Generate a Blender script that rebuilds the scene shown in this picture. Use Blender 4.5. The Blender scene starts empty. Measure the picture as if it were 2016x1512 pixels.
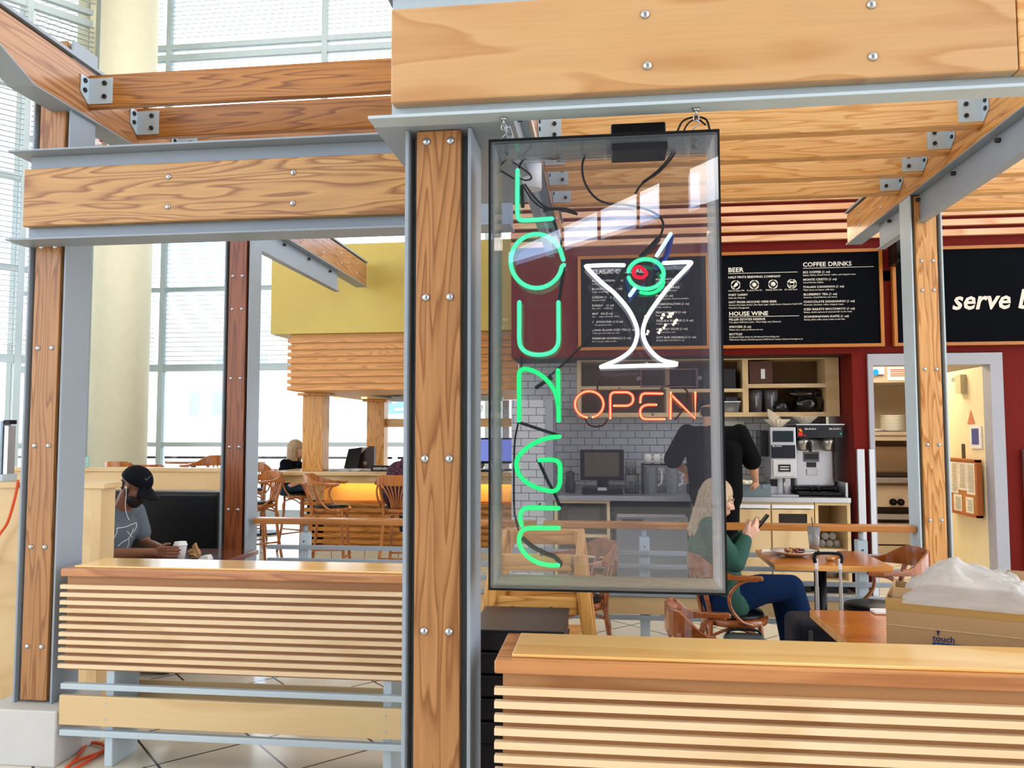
import bpy, math, random
from mathutils import Vector as V, Matrix
random.seed(7)
S = bpy.context.scene
COL = S.collection
PI = math.pi

# ---------------------------------------------------------------- camera
F_PX, YAW, PITCH, ROLL = 1548.0, 0.11889, 0.06062, -0.00142
CAM = V((0, 0, 1.55))
_f0 = V((-math.sin(YAW), math.cos(YAW), 0)); _r0 = V((math.cos(YAW), math.sin(YAW), 0)); _u0 = V((0, 0, 1))
FW = _f0*math.cos(PITCH) + _u0*math.sin(PITCH); _u1 = _u0*math.cos(PITCH) - _f0*math.sin(PITCH)
RT = _r0*math.cos(ROLL) + _u1*math.sin(ROLL); UP = _u1*math.cos(ROLL) - _r0*math.sin(ROLL)
cd = bpy.data.cameras.new('camera'); cam = bpy.data.objects.new('camera', cd); COL.objects.link(cam)
cd.sensor_fit = 'HORIZONTAL'; cd.sensor_width = 36.0; cd.lens = F_PX/2016*36.0; cd.clip_end = 300
M = Matrix((RT, UP, -FW)).transposed().to_4x4(); M.translation = CAM
cam.matrix_world = M
S.camera = cam

# ---------------------------------------------------------------- sky, light, exposure
def C(r, g, b):
    f = lambda c: (c/255/12.92) if c/255 <= 0.04045 else ((c/255+0.055)/1.055)**2.4
    return (f(r), f(g), f(b), 1.0)
w = bpy.data.worlds.new('World'); S.world = w; w.use_nodes = True
nt = w.node_tree; nt.nodes.clear()
N = nt.nodes.new; L = nt.links.new
wo = N('ShaderNodeOutputWorld'); bg = N('ShaderNodeBackground'); tc = N('ShaderNodeTexCoord')
sep = N('ShaderNodeSeparateXYZ'); L(tc.outputs['Generated'], sep.inputs[0])
grad = N('ShaderNodeValToRGB'); L(sep.outputs['Z'], grad.inputs[0])
e = grad.color_ramp.elements; e[0].position = 0.0; e[0].color = (1.14, 1.09, 1.02, 1); e[1].position = 1.0; e[1].color = (0.95, 0.93, 0.92, 1)
m_ = e.new(0.12); m_.color = (1.0, 1.0, 1.02, 1); m3_ = e.new(0.36); m3_.color = (1.0, 1.0, 1.02, 1); m2_ = e.new(0.25); m2_.color = (0.30, 0.62, 1.08, 1)
mp = N('ShaderNodeMapping'); mp.inputs['Scale'].default_value = (2.2, 2.2, 6.0); L(tc.outputs['Generated'], mp.inputs[0])
nz = N('ShaderNodeTexNoise'); nz.inputs['Scale'].default_value = 1.6; nz.inputs['Detail'].default_value = 7; L(mp.outputs[0], nz.inputs[0])
cl = N('ShaderNodeValToRGB'); cl.color_ramp.elements[0].position = 0.52; cl.color_ramp.elements[1].position = 0.64; L(nz.outputs[0], cl.inputs[0])
mx = N('ShaderNodeMix'); mx.data_type = 'RGBA'; L(cl.outputs[0], mx.inputs[0]); L(grad.outputs[0], mx.inputs[6]); mx.inputs[7].default_value = (1.5, 1.5, 1.52, 1)
L(mx.outputs[2], bg.inputs[0]); bg.inputs[1].default_value = 3.4
L(bg.outputs[0], wo.inputs[0])
S.view_settings.view_transform = 'Standard'; S.view_settings.look = 'None'; S.view_settings.gamma = 1; S.view_settings.use_curve_mapping = False
S.view_settings.exposure = 0.0
S.cycles.use_denoising = True
S.cycles.max_bounces = 8; S.cycles.transparent_max_bounces = 24; S.cycles.diffuse_bounces = 3; S.cycles.glossy_bounces = 4
S.cycles.caustics_reflective = False; S.cycles.caustics_refractive = False
S.cycles.sample_clamp_indirect = 6.0

def area(name, loc, size, power, color, rot=(0, 0, 0), sy=None):
    l = bpy.data.lights.new(name, 'AREA'); l.shape = 'RECTANGLE'; l.size = size; l.size_y = sy or size; l.energy = power; l.color = color[:3]
    o = bpy.data.objects.new(name, l); COL.objects.link(o); o.location = loc; o.rotation_euler = rot; return o
area('kitchen_ceiling_light', (3.2, 9.4, 2.85), 1.2, 85, (1.0, 0.86, 0.68))
area('counter_ceiling_light', (0.9, 7.2, 3.3), 2.4, 14, (1.0, 0.86, 0.68), sy=0.5)
area('bar_light', (-2.2, 10.2, 2.55), 2.2, 40, (1.0, 0.88, 0.7), sy=0.8)

# ---------------------------------------------------------------- mesh building
class B:
    def __init__(s): s.v = []; s.f = []; s.sm = []
    def add(s, vs, fs, smooth=False):
        n = len(s.v); s.v += [V(p) for p in vs]
        for f in fs: s.f.append([i+n for i in f]); s.sm.append(smooth)
        return s
    def box(s, x0, x1, y0, y1, z0, z1):
        if x0 > x1: x0, x1 = x1, x0
        if y0 > y1: y0, y1 = y1, y0
        if z0 > z1: z0, z1 = z1, z0
        return s.add([(x0,y0,z0),(x1,y0,z0),(x1,y1,z0),(x0,y1,z0),(x0,y0,z1),(x1,y0,z1),(x1,y1,z1),(x0,y1,z1)],
                     [(0,3,2,1),(4,5,6,7),(0,1,5,4),(1,2,6,5),(2,3,7,6),(3,0,4,7)])
    def hexa(s, p): return s.add(p, [(0,3,2,1),(4,5,6,7),(0,1,5,4),(1,2,6,5),(2,3,7,6),(3,0,4,7)])
    def bar(s, p0, p1, w, h, up=(0,0,1)):            # rectangular bar between two points
        p0 = V(p0); p1 = V(p1); d = (p1-p0).normalized(); up = V(up)
        a = d.cross(up)
        if a.length < 1e-4: a = d.cross(V((1,0,0)))
        a.normalize(); b = a.cross(d)
        q = []
        for p in (p0, p1):
            for sx, sz in ((-1,-1),(1,-1),(1,1),(-1,1)): q.append(p + a*sx*w/2 + b*sz*h/2)
        return s.add(q, [(0,1,2,3),(7,6,5,4),(0,4,5,1),(1,5,6,2),(2,6,7,3),(3,7,4,0)])
    def tube(s, pts, r, seg=8, rads=None, closed=False, cap=True):
        pts = [V(p) for p in pts]; n = len(pts)
        rads = rads or [r]*n
        t = []
        for i in range(n):
            a = pts[i-1] if (i > 0 or closed) else pts[i]; b = pts[(i+1) % n] if (i < n-1 or closed) else pts[i]
            d = (b-a); t.append(d.normalized() if d.length > 1e-9 else V((0,0,1)))
        u = t[0].orthogonal().normalized(); vs = []
        for i in range(n):
            u = (u - t[i]*u.dot(t[i])); u = u.normalized() if u.length > 1e-6 else t[i].orthogonal().normalized()
            w_ = t[i].cross(u)
            for k in range(seg):
                a = 2*PI*k/seg; vs.append(pts[i] + (u*math.cos(a)+w_*math.sin(a))*rads[i])
        fs = []
        m = n if closed else n-1
        for i in range(m):
            j = (i+1) % n
            for k in range(seg):
                k2 = (k+1) % seg; fs.append((i*seg+k, i*seg+k2, j*seg+k2, j*seg+k))
        s.add(vs, fs, True)
        if cap and not closed:
            b0 = len(s.v)-len(vs)
            s.f.append([b0+k for k in reversed(range(seg))]); s.sm.append(False)
            s.f.append([b0+(n-1)*seg+k for k in range(seg)]); s.sm.append(False)
        return s
    def lathe(s, prof, c, seg=24, sx=1, sy=1, axis='Z', flat=False):
        c = V(c); vs = []
        for (r, z) in prof:
            for k in range(seg):
                a = 2*PI*k/seg; x, y = r*math.cos(a)*sx, r*math.sin(a)*sy
                p = (x, y, z) if axis == 'Z' else ((x, -z, y) if axis == 'Y' else (z, x, y))
                vs.append(c+V(p))
        fs = []
        for i in range(len(prof)-1):
            for k in range(seg):
                k2 = (k+1) % seg; fs.append((i*seg+k, i*seg+k2, (i+1)*seg+k2, (i+1)*seg+k))
        s.add(vs, fs, not flat)
        b0 = len(s.v)-len(vs)
        if prof[0][0] > 1e-6: s.f.append([b0+k for k in reversed(range(seg))]); s.sm.append(False)
        if prof[-1][0] > 1e-6: s.f.append([b0+(len(prof)-1)*seg+k for k in range(seg)]); s.sm.append(False)
        return s
    def cyl(s, c, r, z0, z1, seg=20, axis='Z'): return s.lathe([(r, z0), (r, z1)], c, seg, axis=axis)
    def ell(s, c, rx, ry, rz, seg=16, rings=10, mat=None):
        vs = []; c = V(c)
        for i in range(rings+1):
            th = PI*i/rings
            for k in range(seg):
                a = 2*PI*k/seg; p = V((rx*math.sin(th)*math.cos(a), ry*math.sin(th)*math.sin(a), -rz*math.cos(th)))
                if mat: p = mat @ p
                vs.append(c+p)
        fs = []
        for i in range(rings):
            for k in range(seg):
                k2 = (k+1) % seg
                a, b, c_, d = i*seg+k, i*seg+k2, (i+1)*seg+k2, (i+1)*seg+k
                if i == 0: fs.append((a, c_, d))
                elif i == rings-1: fs.append((a, b, c_))
                else: fs.append((a, b, c_, d))
        return s.add(vs, fs, True)
    def cap(s, p0, r0, p1, r1, seg=12):               # closed tapered capsule
        p0 = V(p0); p1 = V(p1); d = p1-p0; l = d.length
        if l < 1e-6: return s.ell(p0, r0, r0, r0)
        d.normalize(); pts = []; rr = []
        for i in range(5):
            a = PI/2*i/4; pts.append(p0 - d*r0*math.cos(a)*1.0); rr.append(max(r0*math.sin(a), 1e-4))
        for i in range(5):
            a = PI/2*(1-i/4); pts.append(p1 + d*r1*math.cos(a)); rr.append(max(r1*math.sin(a), 1e-4))
        return s.tube(pts, 0, seg, rads=rr)
    def prism(s, poly, a0, a1, plane='XZ'):           # polygon extruded along the third axis
        def P(u, v, a): return (u, a, v) if plane == 'XZ' else ((u, v, a) if plane == 'XY' else (a, u, v))
        n = len(poly); vs = [P(u, v, a0) for u, v in poly]+[P(u, v, a1) for u, v in poly]
        fs = [tuple(range(n)), tuple(reversed(range(n, 2*n)))]+[(i, n+i, n+(i+1) % n, (i+1) % n) for i in range(n)]
        return s.add(vs, fs)
    def sweep(s, path, smooth=True):                  # path: (x,y,z,thickness,height) flat band standing on edge
        pts = [V(p[:3]) for p in path]; n = len(pts); vs = []
        for i in range(n):
            t = (pts[min(i+1, n-1)]-pts[max(i-1, 0)]); t.z = 0; t.normalize(); a = V((-t.y, t.x, 0))
            th, h = path[i][3]/2, path[i][4]/2
            for sa, sz in ((-1,-1),(1,-1),(1,1),(-1,1)): vs.append(pts[i]+a*sa*th+V((0,0,sz*h)))
        fs = [(0,1,2,3), tuple((n-1)*4+k for k in (3,2,1,0))]
        for i in range(n-1):
            for k in range(4): k2 = (k+1) % 4; fs.append((i*4+k, (i+1)*4+k, (i+1)*4+k2, i*4+k2))
        return s.add(vs, fs, False)
    def text(s, txt, x, z, y, size, shear=0.0, bold=0.0, align='LEFT', ext=0.0, sx=1.0, rot=None):
        cu = bpy.data.curves.new('t', 'FONT'); cu.body = txt; cu.size = size; cu.shear = shear; cu.offset = bold*size; cu.align_x = align
        cu.resolution_u = 2; cu.extrude = ext
        o = bpy.data.objects.new('t', cu); COL.objects.link(o)
        me = bpy.data.meshes.new_from_object(o)
        R_ = rot or Matrix.Identity(3)
        s.add([V((x, y, z)) + R_ @ V((v.co.x*sx, -v.co.z, v.co.y)) for v in me.vertices], [tuple(p.vertices) for p in me.polygons])
        bpy.data.objects.remove(o); bpy.data.curves.remove(cu); bpy.data.meshes.remove(me)
        return s
    def mesh(s, name, org=(0, 0, 0)):
        org = V(org); me = bpy.data.meshes.new(name)
        me.from_pydata([tuple(v-org) for v in s.v], [], s.f); me.polygons.foreach_set('use_smooth', s.sm); me.update()
        return me
    def build(s, name, mat, parent=None, org=None, bevel=0.0, seg=2):
        o_ = parent.location if parent is not None else (org if org is not None else (0, 0, 0))
        if parent is not None and parent.parent is not None: o_ = V(parent.get('_org', (0, 0, 0)))
        elif parent is not None: o_ = V(parent.get('_org', tuple(parent.location)))
        me = s.mesh(name, o_)
        if mat: me.materials.append(mat)
        o = bpy.data.objects.new(name, me); COL.objects.link(o)
        if parent is not None: o.parent = parent; o['_org'] = tuple(o_)
        else: o.location = o_; o['_org'] = tuple(o_)
        if bevel:
            b = o.modifiers.new('bevel', 'BEVEL'); b.width = bevel; b.segments = seg; b.limit_method = 'ANGLE'; b.angle_limit = 0.7
        return o

def thing(name, label, cat, loc=(0, 0, 0), group=None, kind=None):
    o = bpy.data.objects.new(name, None); COL.objects.link(o); o.location = loc; o['_org'] = tuple(loc); o.empty_display_size = 0.05
    o['label'] = label; o['category'] = cat
    if group: o['group'] = group
    if kind: o['kind'] = kind
    return o
def tag(o, label, cat, group=None, kind=None):
    o['label'] = label; o['category'] = cat
    if group: o['group'] = group
    if kind: o['kind'] = kind
    return o
def struct(o, label=None):
    o['kind'] = 'structure'
    if label: o['label'] = label
    return o
def dup(o, parent=None):
    c = o.copy(); COL.objects.link(c)
    if parent is not None: c.parent = parent
    for ch in list(o.children): dup(ch, c)
    return c
def place(o, loc, rz=0.0):
    o.location = loc; o.rotation_euler = (0, 0, rz); return o

# ---------------------------------------------------------------- materials
def mat(name, col, rough=0.5, metal=0.0, spec=0.5, emit=None, es=1.0, coat=0.0, bump=0.0, bscale=60):
    m = bpy.data.materials.new(name); m.use_nodes = True; t = m.node_tree; p = t.nodes['Principled BSDF']
    p.inputs['Base Color'].default_value = col; p.inputs['Roughness'].default_value = rough; p.inputs['Metallic'].default_value = metal
    p.inputs['Specular IOR Level'].default_value = spec; p.inputs['Coat Weight'].default_value = coat
    if emit: p.inputs['Emission Color'].default_value = emit; p.inputs['Emission Strength'].default_value = es
    # slight procedural tone variation on every surface
    tcn = t.nodes.new('ShaderNodeTexCoord'); n = t.nodes.new('ShaderNodeTexNoise'); n.inputs['Scale'].default_value = 7; n.inputs['Detail'].default_value = 4
    t.links.new(tcn.outputs['Object'], n.inputs[0])
    mr = t.nodes.new('ShaderNodeMapRange'); mr.inputs[3].default_value = 0.93; mr.inputs[4].default_value = 1.05; t.links.new(n.outputs[0], mr.inputs[0])
    hs = t.nodes.new('ShaderNodeHueSaturation'); hs.inputs['Color'].default_value = col; t.links.new(mr.outputs[0], hs.inputs['Value']); t.links.new(hs.outputs[0], p.inputs['Base Color'])
    if bump:
        n2 = t.nodes.new('ShaderNodeTexNoise'); n2.inputs['Scale'].default_value = bscale; t.links.new(tcn.outputs['Object'], n2.inputs[0])
        bp = t.nodes.new('ShaderNodeBump'); bp.inputs['Strength'].default_value = bump; bp.inputs['Distance'].default_value = 0.01
        t.links.new(n2.outputs[0], bp.inputs['Height']); t.links.new(bp.outputs[0], p.inputs['Normal'])
    return m
def wood(name, light, dark, axis='X', rings=9.0, along=0.5, across=4.0, rough=0.35, seed=0.0, line=0.55, coat=0.15, fine=0.25):
    m = bpy.data.materials.new(name); m.use_nodes = True; t = m.node_tree; p = t.nodes['Principled BSDF']; Nn = t.nodes.new; Ln = t.links.new
    p.inputs['Specular IOR Level'].default_value = 0.35
    tcn = Nn('ShaderNodeTexCoord'); oi = Nn('ShaderNodeObjectInfo')
    ad = Nn('ShaderNodeVectorMath'); ad.operation = 'MULTIPLY_ADD'
    cmb = Nn('ShaderNodeCombineXYZ'); Ln(oi.outputs['Random'], cmb.inputs[0]); Ln(oi.outputs['Random'], cmb.inputs[1]); Ln(oi.outputs['Random'], cmb.inputs[2])
    Ln(cmb.outputs[0], ad.inputs[0]); ad.inputs[1].default_value = (13.0, 7.0, 9.0); Ln(tcn.outputs['Object'], ad.inputs[2])
    mpn = Nn('ShaderNodeMapping'); sc = {'X': (along, across, across), 'Y': (across, along, across), 'Z': (across, across, along)}[axis]
    mpn.inputs['Scale'].default_value = sc; mpn.inputs['Location'].default_value = (seed, seed*1.7, seed*0.3); Ln(ad.outputs[0], mpn.inputs[0])
    n = Nn('ShaderNodeTexNoise'); n.inputs['Scale'].default_value = 1.0; n.inputs['Detail'].default_value = 2.6; n.inputs['Roughness'].default_value = 0.45; n.inputs['Distortion'].default_value = 0.25
    Ln(mpn.outputs[0], n.inputs[0])
    mu = Nn('ShaderNodeMath'); mu.operation = 'MULTIPLY'; mu.inputs[1].default_value = rings; Ln(n.outputs[0], mu.inputs[0])
    fr = Nn('ShaderNodeMath'); fr.operation = 'FRACT'; Ln(mu.outputs[0], fr.inputs[0])
    rp = Nn('ShaderNodeValToRGB'); Ln(fr.outputs[0], rp.inputs[0])
    e = rp.color_ramp.elements; e[0].position = 0.0; e[0].color = light; e[1].position = 1.0; e[1].color = light
    a = e.new(line); a.color = tuple(l*0.75+d*0.25 for l, d in zip(light, dark)); b = e.new(min(line+0.3, 0.93)); b.color = dark
    mp2 = Nn('ShaderNodeMapping'); f2 = {'X': (4, 90, 90), 'Y': (90, 4, 90), 'Z': (90, 90, 4)}[axis]; mp2.inputs['Scale'].default_value = f2; Ln(tcn.outputs['Object'], mp2.inputs[0])
    n2 = Nn('ShaderNodeTexNoise'); n2.inputs['Scale'].default_value = 1.0; n2.inputs['Detail'].default_value = 3; Ln(mp2.outputs[0], n2.inputs[0])
    mr = Nn('ShaderNodeMapRange'); mr.inputs[3].default_value = 1.0-fine; mr.inputs[4].default_value = 1.0+fine*0.8; Ln(n2.outputs[0], mr.inputs[0])
    hs = Nn('ShaderNodeHueSaturation'); hs.inputs['Hue'].default_value = .5005; hs.inputs['Saturation'].default_value = 1.02; Ln(rp.outputs[0], hs.inputs['Color']); Ln(mr.outputs[0], hs.inputs['Value']); Ln(hs.outputs[0], p.inputs['Base Color'])
    p.inputs['Roughness'].default_value = rough; p.inputs['Coat Weight'].default_value = coat; p.inputs['Coat Roughness'].default_value = 0.15
    return m
def clear(name, tint=(1, 1, 1, 1), haze=0.0, hazecol=(0.9, 0.93, 0.96, 1), ior=1.49, rough=0.0):
    m = bpy.data.materials.new(name); m.use_nodes = True; t = m.node_tree; t.nodes.clear(); Nn = t.nodes.new; Ln = t.links.new
    out = Nn('ShaderNodeOutputMaterial'); tr = Nn('ShaderNodeBsdfTransparent'); tr.inputs[0].default_value = tint
    gl = Nn('ShaderNodeBsdfGlossy'); gl.inputs['Roughness'].default_value = rough; fn = Nn('ShaderNodeFresnel'); fn.inputs[0].default_value = ior
    m1 = Nn('ShaderNodeMixShader'); Ln(fn.outputs[0], m1.inputs[0]); Ln(tr.outputs[0], m1.inputs[1]); Ln(gl.outputs[0], m1.inputs[2])
    if haze:
        nn = Nn('ShaderNodeTexNoise'); nn.inputs['Scale'].default_value = 5; mr = Nn('ShaderNodeMapRange'); mr.inputs[3].default_value = haze*0.7; mr.inputs[4].default_value = haze*1.3; Ln(nn.outputs[0], mr.inputs[0])
        df = Nn('ShaderNodeBsdfDiffuse'); df.inputs[0].default_value = hazecol; tl = Nn('ShaderNodeBsdfTranslucent'); tl.inputs[0].default_value = hazecol
        ms = Nn('ShaderNodeMixShader'); ms.inputs[0].default_value = 0.5; Ln(df.outputs[0], ms.inputs[1]); Ln(tl.outputs[0], ms.inputs[2])
        m2 = Nn('ShaderNodeMixShader'); Ln(mr.outputs[0], m2.inputs[0]); Ln(m1.outputs[0], m2.inputs[1]); Ln(ms.outputs[0], m2.inputs[2]); Ln(m2.outputs[0], out.inputs[0])
    else: Ln(m1.outputs[0], out.inputs[0])
    return m
def glow(name, col, s, mix=None):
    m = bpy.data.materials.new(name); m.use_nodes = True; t = m.node_tree; t.nodes.clear(); Nn = t.nodes.new; Ln = t.links.new
    out = Nn('ShaderNodeOutputMaterial'); em = Nn('ShaderNodeEmission'); em.inputs[0].default_value = col; em.inputs[1].default_value = s
    if mix is None: Ln(em.outputs[0], out.inputs[0])
    else:
        tr = Nn('ShaderNodeBsdfTransparent'); a = Nn('ShaderNodeMixShader'); a.inputs[0].default_value = mix; Ln(tr.outputs[0], a.inputs[1]); Ln(em.outputs[0], a.inputs[2]); Ln(a.outputs[0], out.inputs[0])
    return m
def grid_mat(name, tile, joint, w_, h_, mortar, offset, rot=0.0, plane='XY', rough=0.2, var=0.05, shift=(0, 0)):
    m = bpy.data.materials.new(name); m.use_nodes = True; t = m.node_tree; p = t.nodes['Principled BSDF']; Nn = t.nodes.new; Ln = t.links.new
    g = Nn('ShaderNodeNewGeometry'); mpn = Nn('ShaderNodeMapping')
    sp = Nn('ShaderNodeSeparateXYZ'); cb = Nn('ShaderNodeCombineXYZ'); Ln(g.outputs['Position'], sp.inputs[0])
    Ln(sp.outputs['X'], cb.inputs[0]); Ln(sp.outputs['Y' if plane == 'XY' else 'Z'], cb.inputs[1]); Ln(cb.outputs[0], mpn.inputs[0])
    mpn.vector_type = 'TEXTURE'; mpn.inputs['Rotation'].default_value = (0, 0, rot); mpn.inputs['Location'].default_value = (shift[0], shift[1], 0)
    bt = Nn('ShaderNodeTexBrick'); Ln(mpn.outputs[0], bt.inputs[0]); bt.offset = offset; bt.squash = 1.0
    bt.inputs['Scale'].default_value = 1.0; bt.inputs['Brick Width'].default_value = w_; bt.inputs['Row Height'].default_value = h_; bt.inputs['Mortar Size'].default_value = mortar
    bt.inputs['Mortar Smooth'].default_value = 0.0; bt.inputs['Color1'].default_value = tile; bt.inputs['Color2'].default_value = tuple(c*(1-var) for c in tile[:3])+(1,); bt.inputs['Mortar'].default_value = joint
    Ln(bt.outputs[0], p.inputs['Base Color']); p.inputs['Roughness'].default_value = rough
    return m

STEEL = mat('painted_steel', C(150, 162, 174), 0.45, 0.0, 0.5)
STEEL_L = mat('pale_and_lit_steel', C(190, 206, 216), 0.45)  # pale steel; on header and right column it stands in for light
BOLT = mat('bolt_zinc', C(190, 192, 195), 0.28, 0.9)
BLK = mat('black_bolt', C(20, 20, 22), 0.45)
W_COL = wood('fir_column', C(182, 132, 86), C(140, 90, 50), 'Z', 20, 0.5, 7.5, seed=1.3)
W_COLD = wood('fir_column_dark', C(150, 86, 52), C(112, 58, 32), 'Z', 12, 0.35, 6.5, seed=2.3)
W_COLL = wood('fir_column_light', C(226, 170, 108), C(178, 112, 48), 'Z', 14, 0.6, 7.5, seed=6.1)
W_LINT = wood('fir_lintel', C(204, 156, 96), C(146, 94, 50), 'X', 17, 0.75, 6.5, seed=3.1, line=0.5)
W_FRONT = wood('pale_fir_beam', C(208, 166, 120), C(190, 142, 96), 'X', 8, 0.8, 3.0, seed=4.7, line=0.6, fine=0.1)
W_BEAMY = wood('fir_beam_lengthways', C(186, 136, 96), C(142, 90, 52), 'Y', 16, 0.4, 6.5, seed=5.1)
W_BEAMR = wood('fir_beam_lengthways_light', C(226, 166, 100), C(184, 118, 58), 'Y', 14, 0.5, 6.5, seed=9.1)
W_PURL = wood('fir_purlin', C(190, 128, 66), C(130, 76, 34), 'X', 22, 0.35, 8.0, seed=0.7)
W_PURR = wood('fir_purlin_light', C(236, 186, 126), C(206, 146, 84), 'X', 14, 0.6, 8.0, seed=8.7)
W_SLAT = wood('maple_slat', C(242, 214, 176), C(228, 196, 152), 'X', 4, 0.5, 3.0, seed=1.9, fine=0.06)
W_BACK = wood('slat_backing', C(172, 124, 82), C(152, 102, 62), 'X', 4, 0.6, 3.0, seed=7.9, fine=0.1)
W_CAPE = wood('cap_edging', C(200, 138, 88), C(168, 106, 62), 'X', 6, 0.7, 6.0, seed=2.9, rough=0.25, coat=0.5)
W_CAPT = wood('cap_top', C(255, 212, 142), C(244, 192, 116), 'X', 4, 0.5, 4.0, seed=9.9, rough=0.16, coat=0.8, fine=0.05)
W_MAP = wood('maple_panel', C(224, 196, 150), C(212, 180, 132), 'X', 4, 0.5, 2.5, seed=3.9, fine=0.06)
W_MAPZ = wood('maple_panel_upright', C(224, 196, 150), C(210, 178, 130), 'Z', 4, 0.5, 2.5, seed=1.1, fine=0.06)
W_CHAIR = wood('bentwood_brown', C(158, 86, 42), C(116, 56, 24), 'X', 5, 1.0, 6.0, seed=5.9, rough=0.2, coat=0.7, fine=0.12)
W_STOOL = wood('stool_wood', C(190, 118, 62), C(150, 84, 40), 'Z', 5, 1.0, 6.0, seed=4.9, rough=0.3, coat=0.4)
W_TAB = wood('table_veneer', C(208, 126, 48), C(186, 104, 34), 'X', 4, 0.6, 4.0, seed=6.9, rough=0.2, coat=0.8, fine=0.1)
W_TABE = wood('table_edge', C(224, 164, 96), C(200, 134, 70), 'X', 4, 0.6, 4.0, seed=6.2, rough=0.3)
W_OAK = wood('oak_high_chair', C(214, 158, 88), C(172, 114, 52), 'Z', 16, 0.8, 8.0, seed=2.2, rough=0.4, fine=0.3)
W_OAKX = wood('oak_high_chair_rail', C(216, 160, 90), C(176, 118, 56), 'X', 7, 1.2, 9.0, seed=2.7, rough=0.4, fine=0.3)
W_BAR = wood('bar_maple', C(232, 200, 150), C(214, 176, 120), 'X', 5, 0.7, 5.0, seed=3.3, rough=0.25)
W_BULK = wood('bulkhead_fir', C(222, 156, 84), C(182, 114, 50), 'X', 16, 0.6, 6.0, seed=7.3)
W_PILL = wood('fir_pillar', C(222, 162, 86), C(182, 120, 52), 'Z', 16, 0.6, 6.0, seed=4.3)
W_RAIL = wood('handrail_fir', C(196, 132, 70), C(160, 96, 44), 'X', 5, 0.7, 5.0, seed=8.3)
W_FRAME = mat('menu_frame_oak', C(176, 108, 34), 0.4)
W_VAL = wood('valance_slat', C(236, 186, 146), C(214, 154, 108), 'X', 5, 0.5, 4.0, seed=5.5)
DARKVIN = mat('black_vinyl', C(8, 9, 14), 0.38, spec=0.3, bump=0.1, bscale=8)
RED = mat('oxblood_paint', C(108, 22, 14), 0.6, spec=0.12)
BOARD = mat('menu_board_black', C(7, 9, 16), 0.8, spec=0.06)
INK = mat('menu_lettering', C(225, 220, 210), 0.6)
CREAM = mat('cream_paint', C(236, 232, 205), 0.6)
YEL = mat('yellow_paint', C(206, 182, 92), 0.55)
WHITE = mat('white_plastic', C(235, 235, 235), 0.35)
CHINA = mat('white_china', C(238, 236, 230), 0.15, coat=0.5)
SST = mat('stainless_steel', C(176, 170, 162), 0.3, 0.85)
SSTD = mat('brushed_stainless', C(196, 198, 202), 0.38, 0.9)
GRAYP = mat('grey_plastic', C(110, 128, 136), 0.5)
BLKP = mat('black_plastic', C(10, 11, 14), 0.4, spec=0.25)
ALU = mat('window_aluminium', C(200, 216, 222), 0.5)
BLIND = mat('blind_slat', C(205, 216, 220), 0.6)
CONC = mat('painted_concrete', C(206, 206, 204), 0.7, bump=0.15, bscale=120)
CARD = mat('cardboard', C(178, 142, 98), 0.75, bump=0.05)
TAPE = mat('packing_tape', C(176, 136, 72), 0.25)
ORNG = mat('orange_cord', C(226, 84, 30), 0.5)
GL = clear('clear_glass', (0.97, 0.99, 0.99, 1), ior=1.4)
# ================================================================ THE ROOM
FLOORM = grid_mat('floor_tile', C(226, 218, 200), C(70, 66, 60), 0.46, 0.46, 0.006, 0.0, rot=PI/4, rough=0.12, shift=(-2.097, 3.552))
struct(B().box(-30, 16, -24, 16, -0.1, 0).build('floor', FLOORM), 'pale square floor tiles laid on the diagonal with dark joints')
struct(B().box(-90, 60, 16.0, 95, -0.4, -0.15).build('ground', mat('pavement', C(230, 230, 226), 0.8)), 'pale pavement outside the windows')

# --- window wall at the back (Y = 14): mullions, transoms, panes, blinds
YW = 14.0
zs = [(0.0, 0.12), (1.28, 1.36), (2.70, 2.83), (4.22, 4.30), (5.75, 5.85), (7.3, 7.4), (8.74, 8.86), (8.96, 9.06)]
xs = [-11.5, -8.37, -5.24, -2.11, 1.02]
for i in range(4):
    x0, x1 = xs[i], xs[i+1]
    fr = B()
    fr.box(x0-0.05, x0+0.05, YW-0.06, YW+0.08, 0, 12)
    for a, b in zs: fr.box(x0, x1, YW-0.05, YW+0.06, a, b)
    wdw = struct(fr.build('window_%d' % (i+1), ALU), 'tall aluminium framed window bay behind the bar')
    B().box(x0+0.05, x1-0.05, YW, YW+0.01, 0.12, 12).build('pane', GL, wdw)
    bl = B(); z = 2.88
    while z < 11.9:
        if not (8.72 < z < 9.08):
            bl.hexa([(x0+0.08, YW-0.17, z-0.006), (x1-0.08, YW-0.17, z-0.006), (x1-0.08, YW-0.12, z+0.010), (x0+0.08, YW-0.12, z+0.010),
                     (x0+0.08, YW-0.17, z), (x1-0.08, YW-0.17, z), (x1-0.08, YW-0.12, z+0.016), (x0+0.08, YW-0.12, z+0.016)])
        z += 0.088
    tag(bl.build('venetian_blind', BLIND, org=(x0, YW-0.15, 2.9)), ['white slatted blind on the window bay left of the back post', 'white slatted blind behind the bar bulkhead, left window bay', 'white slatted blind in the window bay behind the big post', 'white slatted blind hidden mostly behind the bulkhead'][i], 'blind', 'slatted blinds on the tall windows')
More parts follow.
